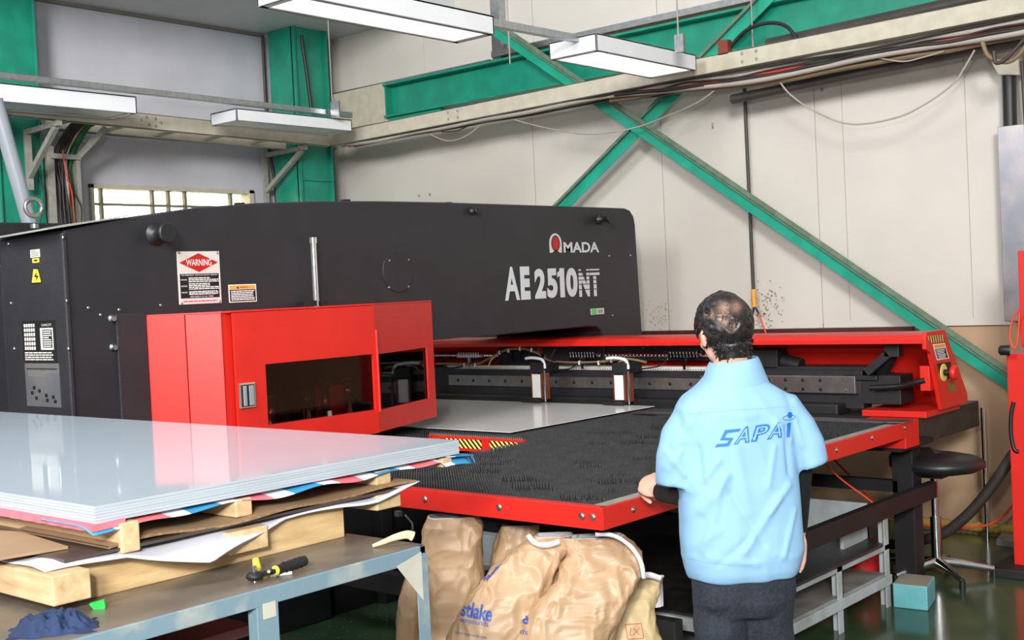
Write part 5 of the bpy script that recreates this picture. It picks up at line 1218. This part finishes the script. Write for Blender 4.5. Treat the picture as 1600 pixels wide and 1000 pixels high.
# legs
hipL, hipR = ad(1125, 890, DM), ad(1195, 888, DM)
fL, fR = V((hipL.x, hipL.y, 0))-hr*.02, V((hipR.x, hipR.y, 0))+hr*.03+hb*.12
for hip, ft_ in ((hipL, fL), (hipR, fR)):
    kn = hip.lerp(ft_, .52)+tf_*.02; an = V((ft_.x, ft_.y, .08))
    bm_.tube([hip, kn, kn.lerp(an, .35), an], [.085, .055, .055, .038], 20, sub=3)
    bm_.ell(an+tf_*.06+V((0, 0, -.035)), .045, .12, .035, Matrix((tr_, tf_, V((0, 0, 1)))).transposed(), 14)
def hand(mb, wrist, palm_dir, palm_n, thumb_side, curls, spread=.10, scale=1.):
    """palm_dir: wrist to knuckles, palm_n: out of the back of the hand, thumb_side: towards the thumb"""
    f = V(palm_dir).normalized(); n_ = V(palm_n); n_ = (n_-f*n_.dot(f)).normalized(); s_ = V(thumb_side); s_ = (s_-f*s_.dot(f)-n_*s_.dot(n_)).normalized()
    Mx = Matrix((s_, f, n_)).transposed(); k = scale
    mb.ell(wrist+f*.045*k, .041*k, .052*k, .0165*k, Mx, 18)
    mb.tube([wrist-f*.03, wrist+f*.02*k], [.027, .026*k], 14)
    lens = [(.043, .026, .021), (.047, .030, .022), (.044, .028, .021), (.034, .021, .019)]
    for i in range(4):
        off = (1.5-i)*.0205*k; base = wrist+f*(.078 if i in (1, 2) else .072 if i == 0 else .066)*k+s_*off
        d_ = (f+s_*(1.5-i)*spread).normalized(); p_ = base; pts = [base-f*.02*k, base]; ang_ = 0
        for j in range(3):
            ang_ += curls[i][j]; dj = d_*math.cos(ang_)-n_*math.sin(ang_); p_ = p_+dj*lens[i][j]*k; pts.append(p_)
        mb.tube(pts, [.0098*k, .0098*k, .0092*k, .0085*k, .0068*k], 12)
        mb.ell(pts[-1], .007*k, .007*k, .007*k, None, 8)
    tb = wrist+f*.022*k+s_*.03*k; td = (s_*.75+f*.65-n_*.35).normalized(); t2 = tb+td*.040*k; t3 = t2+(td*.6+f*.5-n_*.5).normalized()*.030*k; t4 = t3+(f*.6-n_*.6+td*.1).normalized()*.022*k
    mb.tube([tb-td*.015, tb, t2, t3, t4], [.013*k, .015*k, .0125*k, .010*k, .0078*k], 12)
# left hand on the table edge: back of the hand outward and up, fingers folded over the strip
fd_ = (ad(1004, 748, 4.40)-LW)
hand(bm_, LW, fd_, -hb*.5+V((0, 0, .75))-hr*.45, hb*.7+V((0, 0, .2)), [(.95, 1.2, .7), (1.0, 1.25, .7), (1.0, 1.25, .7), (1.0, 1.2, .6)], .03, 1.2)
# right hand hanging, palm towards the thigh and slightly back
hand(bm_, RW, V((0, 0, -1))-hr*.05+hb*.1, hr*.75+hb*.55, hb*.8-hr*.5, [(.35, .4, .25), (.30, .4, .25), (.25, .35, .2), (.2, .3, .2)], .08, 1.0)
body_me = remesh(bm_, .0048, 3)
body = meshobj('body', body_me, 'skin', man)
mb = MB()
for s_ in (-1, 1): mb.ell(hp(s_*.032, .088, -.018), .012, .012, .012, hM, 12)
o = mb.build('eyes', 'white'); o.parent = man; o.matrix_parent_inverse = Matrix.Translation(-ground)
# black knit sleeves
mb = MB()
mb.tube([LEl.lerp(LW, -.28), LEl, LEl.lerp(LW, .5), LEl.lerp(LW, .97)], [.052, .053, .047, .036], 24, sub=3)
o = remesh(mb, .006, 4); meshobj('arm_sleeve', o, 'sleeve', man, 'black knit sleeve on the forearm')
mb = MB(); mb.tube([REl.lerp(RW, -.3), REl, REl.lerp(RW, .6), REl.lerp(RW, .98)], [.044, .042, .038, .031], 24, sub=3)
o = remesh(mb, .006, 4); meshobj('arm_sleeve', o, 'sleeve', man, 'black knit sleeve on the forearm')
# jeans and shoes
mb = MB()
mb.loft([ering(ad(1160, py, DM), hw/PXM, hd_, tr_, tf_) for py, hw, hd_ in ((880, 74, .125), (905, 76, .125), (935, 74, .115), (958, 60, .09))])
for hip, ft_, s_ in ((hipL, fL, -1), (hipR, fR, 1)):
    kn = hip.lerp(ft_, .52)+tf_*.02; an = V((ft_.x, ft_.y, .06))
    mb.tube([hip+V((0, 0, -.02)), hip.lerp(kn, .45), kn, kn.lerp(an, .5), an], [.104, .093, .076, .068, .064], 26, sub=4)
me = remesh(mb, .008, 4)
for v in me.vertices:
    p = v.co; v.co = p+v.normal*(.008*noise.noise(V((p.x*9, p.y*9, p.z*14)))+.005*noise.noise(V((p.x*20, p.y*20, p.z*8))))
meshobj('jeans', me, 'jeans', man, 'dark blue jeans')
for ft_ in (fL, fR):
    mb = MB().ell(V((ft_.x, ft_.y, .045))+tf_*.07, .052, .145, .045, Matrix((tr_, tf_, V((0, 0, 1)))).transposed(), 18)
    o = remesh(mb, .008, 2); meshobj('shoe', o, 'rubber', man)
# ---- hair
R = random.Random(12)
bvh = BVHTree.FromPolygons([v.co for v in body_me.vertices], [tuple(p.vertices) for p in body_me.polygons])
crown = [(1130, 484, .021), (1149, 479, .019), (1109, 492, .010), (1130, 500, .017), (1142, 508, .013)]
def bald(p):
    x, y = topx(p); b_ = 0
    if (p-HC).dot(hfw) > .03: return 0
    for cx_, cy_, r_ in crown: b_ = max(b_, math.exp(-(((x-cx_)/PXM)**2+((y-cy_)/PXM)**2)/(r_*r_)))
    return b_
def hairy(l):          # l: head-local direction; hair covers crown, sides and nape
    x, y, z = l
    if y > .055 and z < .055: return False
    if z < -.055: return z > -.115 and y < -.02
    if abs(x) > .06 and z < -.005 and y > -.005: return False
    return y < .085 or z > .05
inv = hM.inverted()
cap = bmesh.new(); cap.from_mesh(body_me); cap.faces.ensure_lookup_table()
dele = []
for f in cap.faces:
    c = f.calc_center_median(); l = inv @ (c-HC)
    if l.length > .16 or not hairy(l) or abs(l.x) > .0875: dele.append(f)
bmesh.ops.delete(cap, geom=dele, context='FACES'); cap.normal_update()
for v in cap.verts:
    b_ = bald(v.co); l = inv @ (v.co-HC); edge = 1
    if l.z < -.04: edge = max(.10, 1-(-.04-l.z)/.06)
    th = (.016+.005*noise.noise(v.co*28)+.004*noise.noise(v.co*70))*edge
    v.co = v.co+v.normal*(th*(1-.8*b_)+.001)
hm = bpy.data.meshes.new('hair'); cap.to_mesh(hm); cap.free()
at = hm.color_attributes.new('thin', 'FLOAT_COLOR', 'POINT')
for i, v in enumerate(hm.vertices): b_ = min(1, bald(v.co)*1.15); at.data[i].color = (b_, b_, b_, 1)
nt = K['hair'].node_tree; pb = nt.nodes['Principled BSDF']; src = pb.inputs['Base Color'].links[0].from_socket
an_ = nt.nodes.new('ShaderNodeAttribute'); an_.attribute_name = 'thin'
hn = nt.nodes.new('ShaderNodeTexNoise'); hn.inputs['Scale'].default_value = 90; hn.inputs['Detail'].default_value = 4
m1 = nt.nodes.new('ShaderNodeMath'); m1.operation = 'MULTIPLY_ADD'; nt.links.new(hn.outputs[0], m1.inputs[0]); m1.inputs[1].default_value = 1.6; m1.inputs[2].default_value = -.55
m2 = nt.nodes.new('ShaderNodeMath'); m2.operation = 'MULTIPLY'; m2.use_clamp = True; nt.links.new(m1.outputs[0], m2.inputs[0]); nt.links.new(an_.outputs['Fac'], m2.inputs[1])
m3 = nt.nodes.new('ShaderNodeMath'); m3.operation = 'MULTIPLY'; m3.use_clamp = True; nt.links.new(m2.outputs[0], m3.inputs[0]); m3.inputs[1].default_value = 2.0
mx = nt.nodes.new('ShaderNodeMix'); mx.data_type = 'RGBA'; nt.links.new(m3.outputs[0], mx.inputs['Factor']); nt.links.new(src, mx.inputs['A']); mx.inputs['B'].default_value = rgb(176, 134, 112); nt.links.new(mx.outputs['Result'], pb.inputs['Base Color'])
hair = meshobj('hair', hm, 'hair', man, 'short black hair thinning at the crown')
# curved locks swirling from the crown
mb = MB(); cc_ = hp(.0, -.085, .035)
for k in range(1500):
    a = R.uniform(0, 2*math.pi); z_ = R.uniform(-.88, 1)
    l = V((math.cos(a)*math.sqrt(max(0, 1-z_*z_)), math.sin(a)*math.sqrt(max(0, 1-z_*z_)), z_))
    h_ = bvh.ray_cast(HC+hM @ (l*.16)+V((0, 0, 0)), (hM @ -l).normalized())
    if h_[0] is None: continue
    ll = inv @ (h_[0]-HC)
    if not hairy(ll) or abs(ll.x) > .086: continue
    b_ = bald(h_[0])
    if b_ > .35 and R.random() < .75: continue
    nrm = h_[1]; base = h_[0]+nrm*(.010*(1-b_))
    g = (base-cc_); g = (g-nrm*g.dot(nrm)); g = g.normalized() if g.length > 1e-4 else hM @ V((1, 0, 0))
    g = (g+nrm.cross(g)*R.uniform(-.2, .9)+V((0, 0, -.3))).normalized(); L_ = R.uniform(.014, .030)*(1 if ll.z > -.03 else .6)
    sdw = nrm.cross(g)*R.uniform(-.5, .5)
    w_ = R.uniform(.0016, .0032)
    pts = [base, base+g*L_*.5+nrm*.006+sdw*L_*.15, base+g*L_+nrm*(.0015)+sdw*L_*.5]
    mb.tube(pts, [w_, w_*.9, w_*.25], 5)
o = mb.build('hair_locks', 'hair'); o.parent = hair
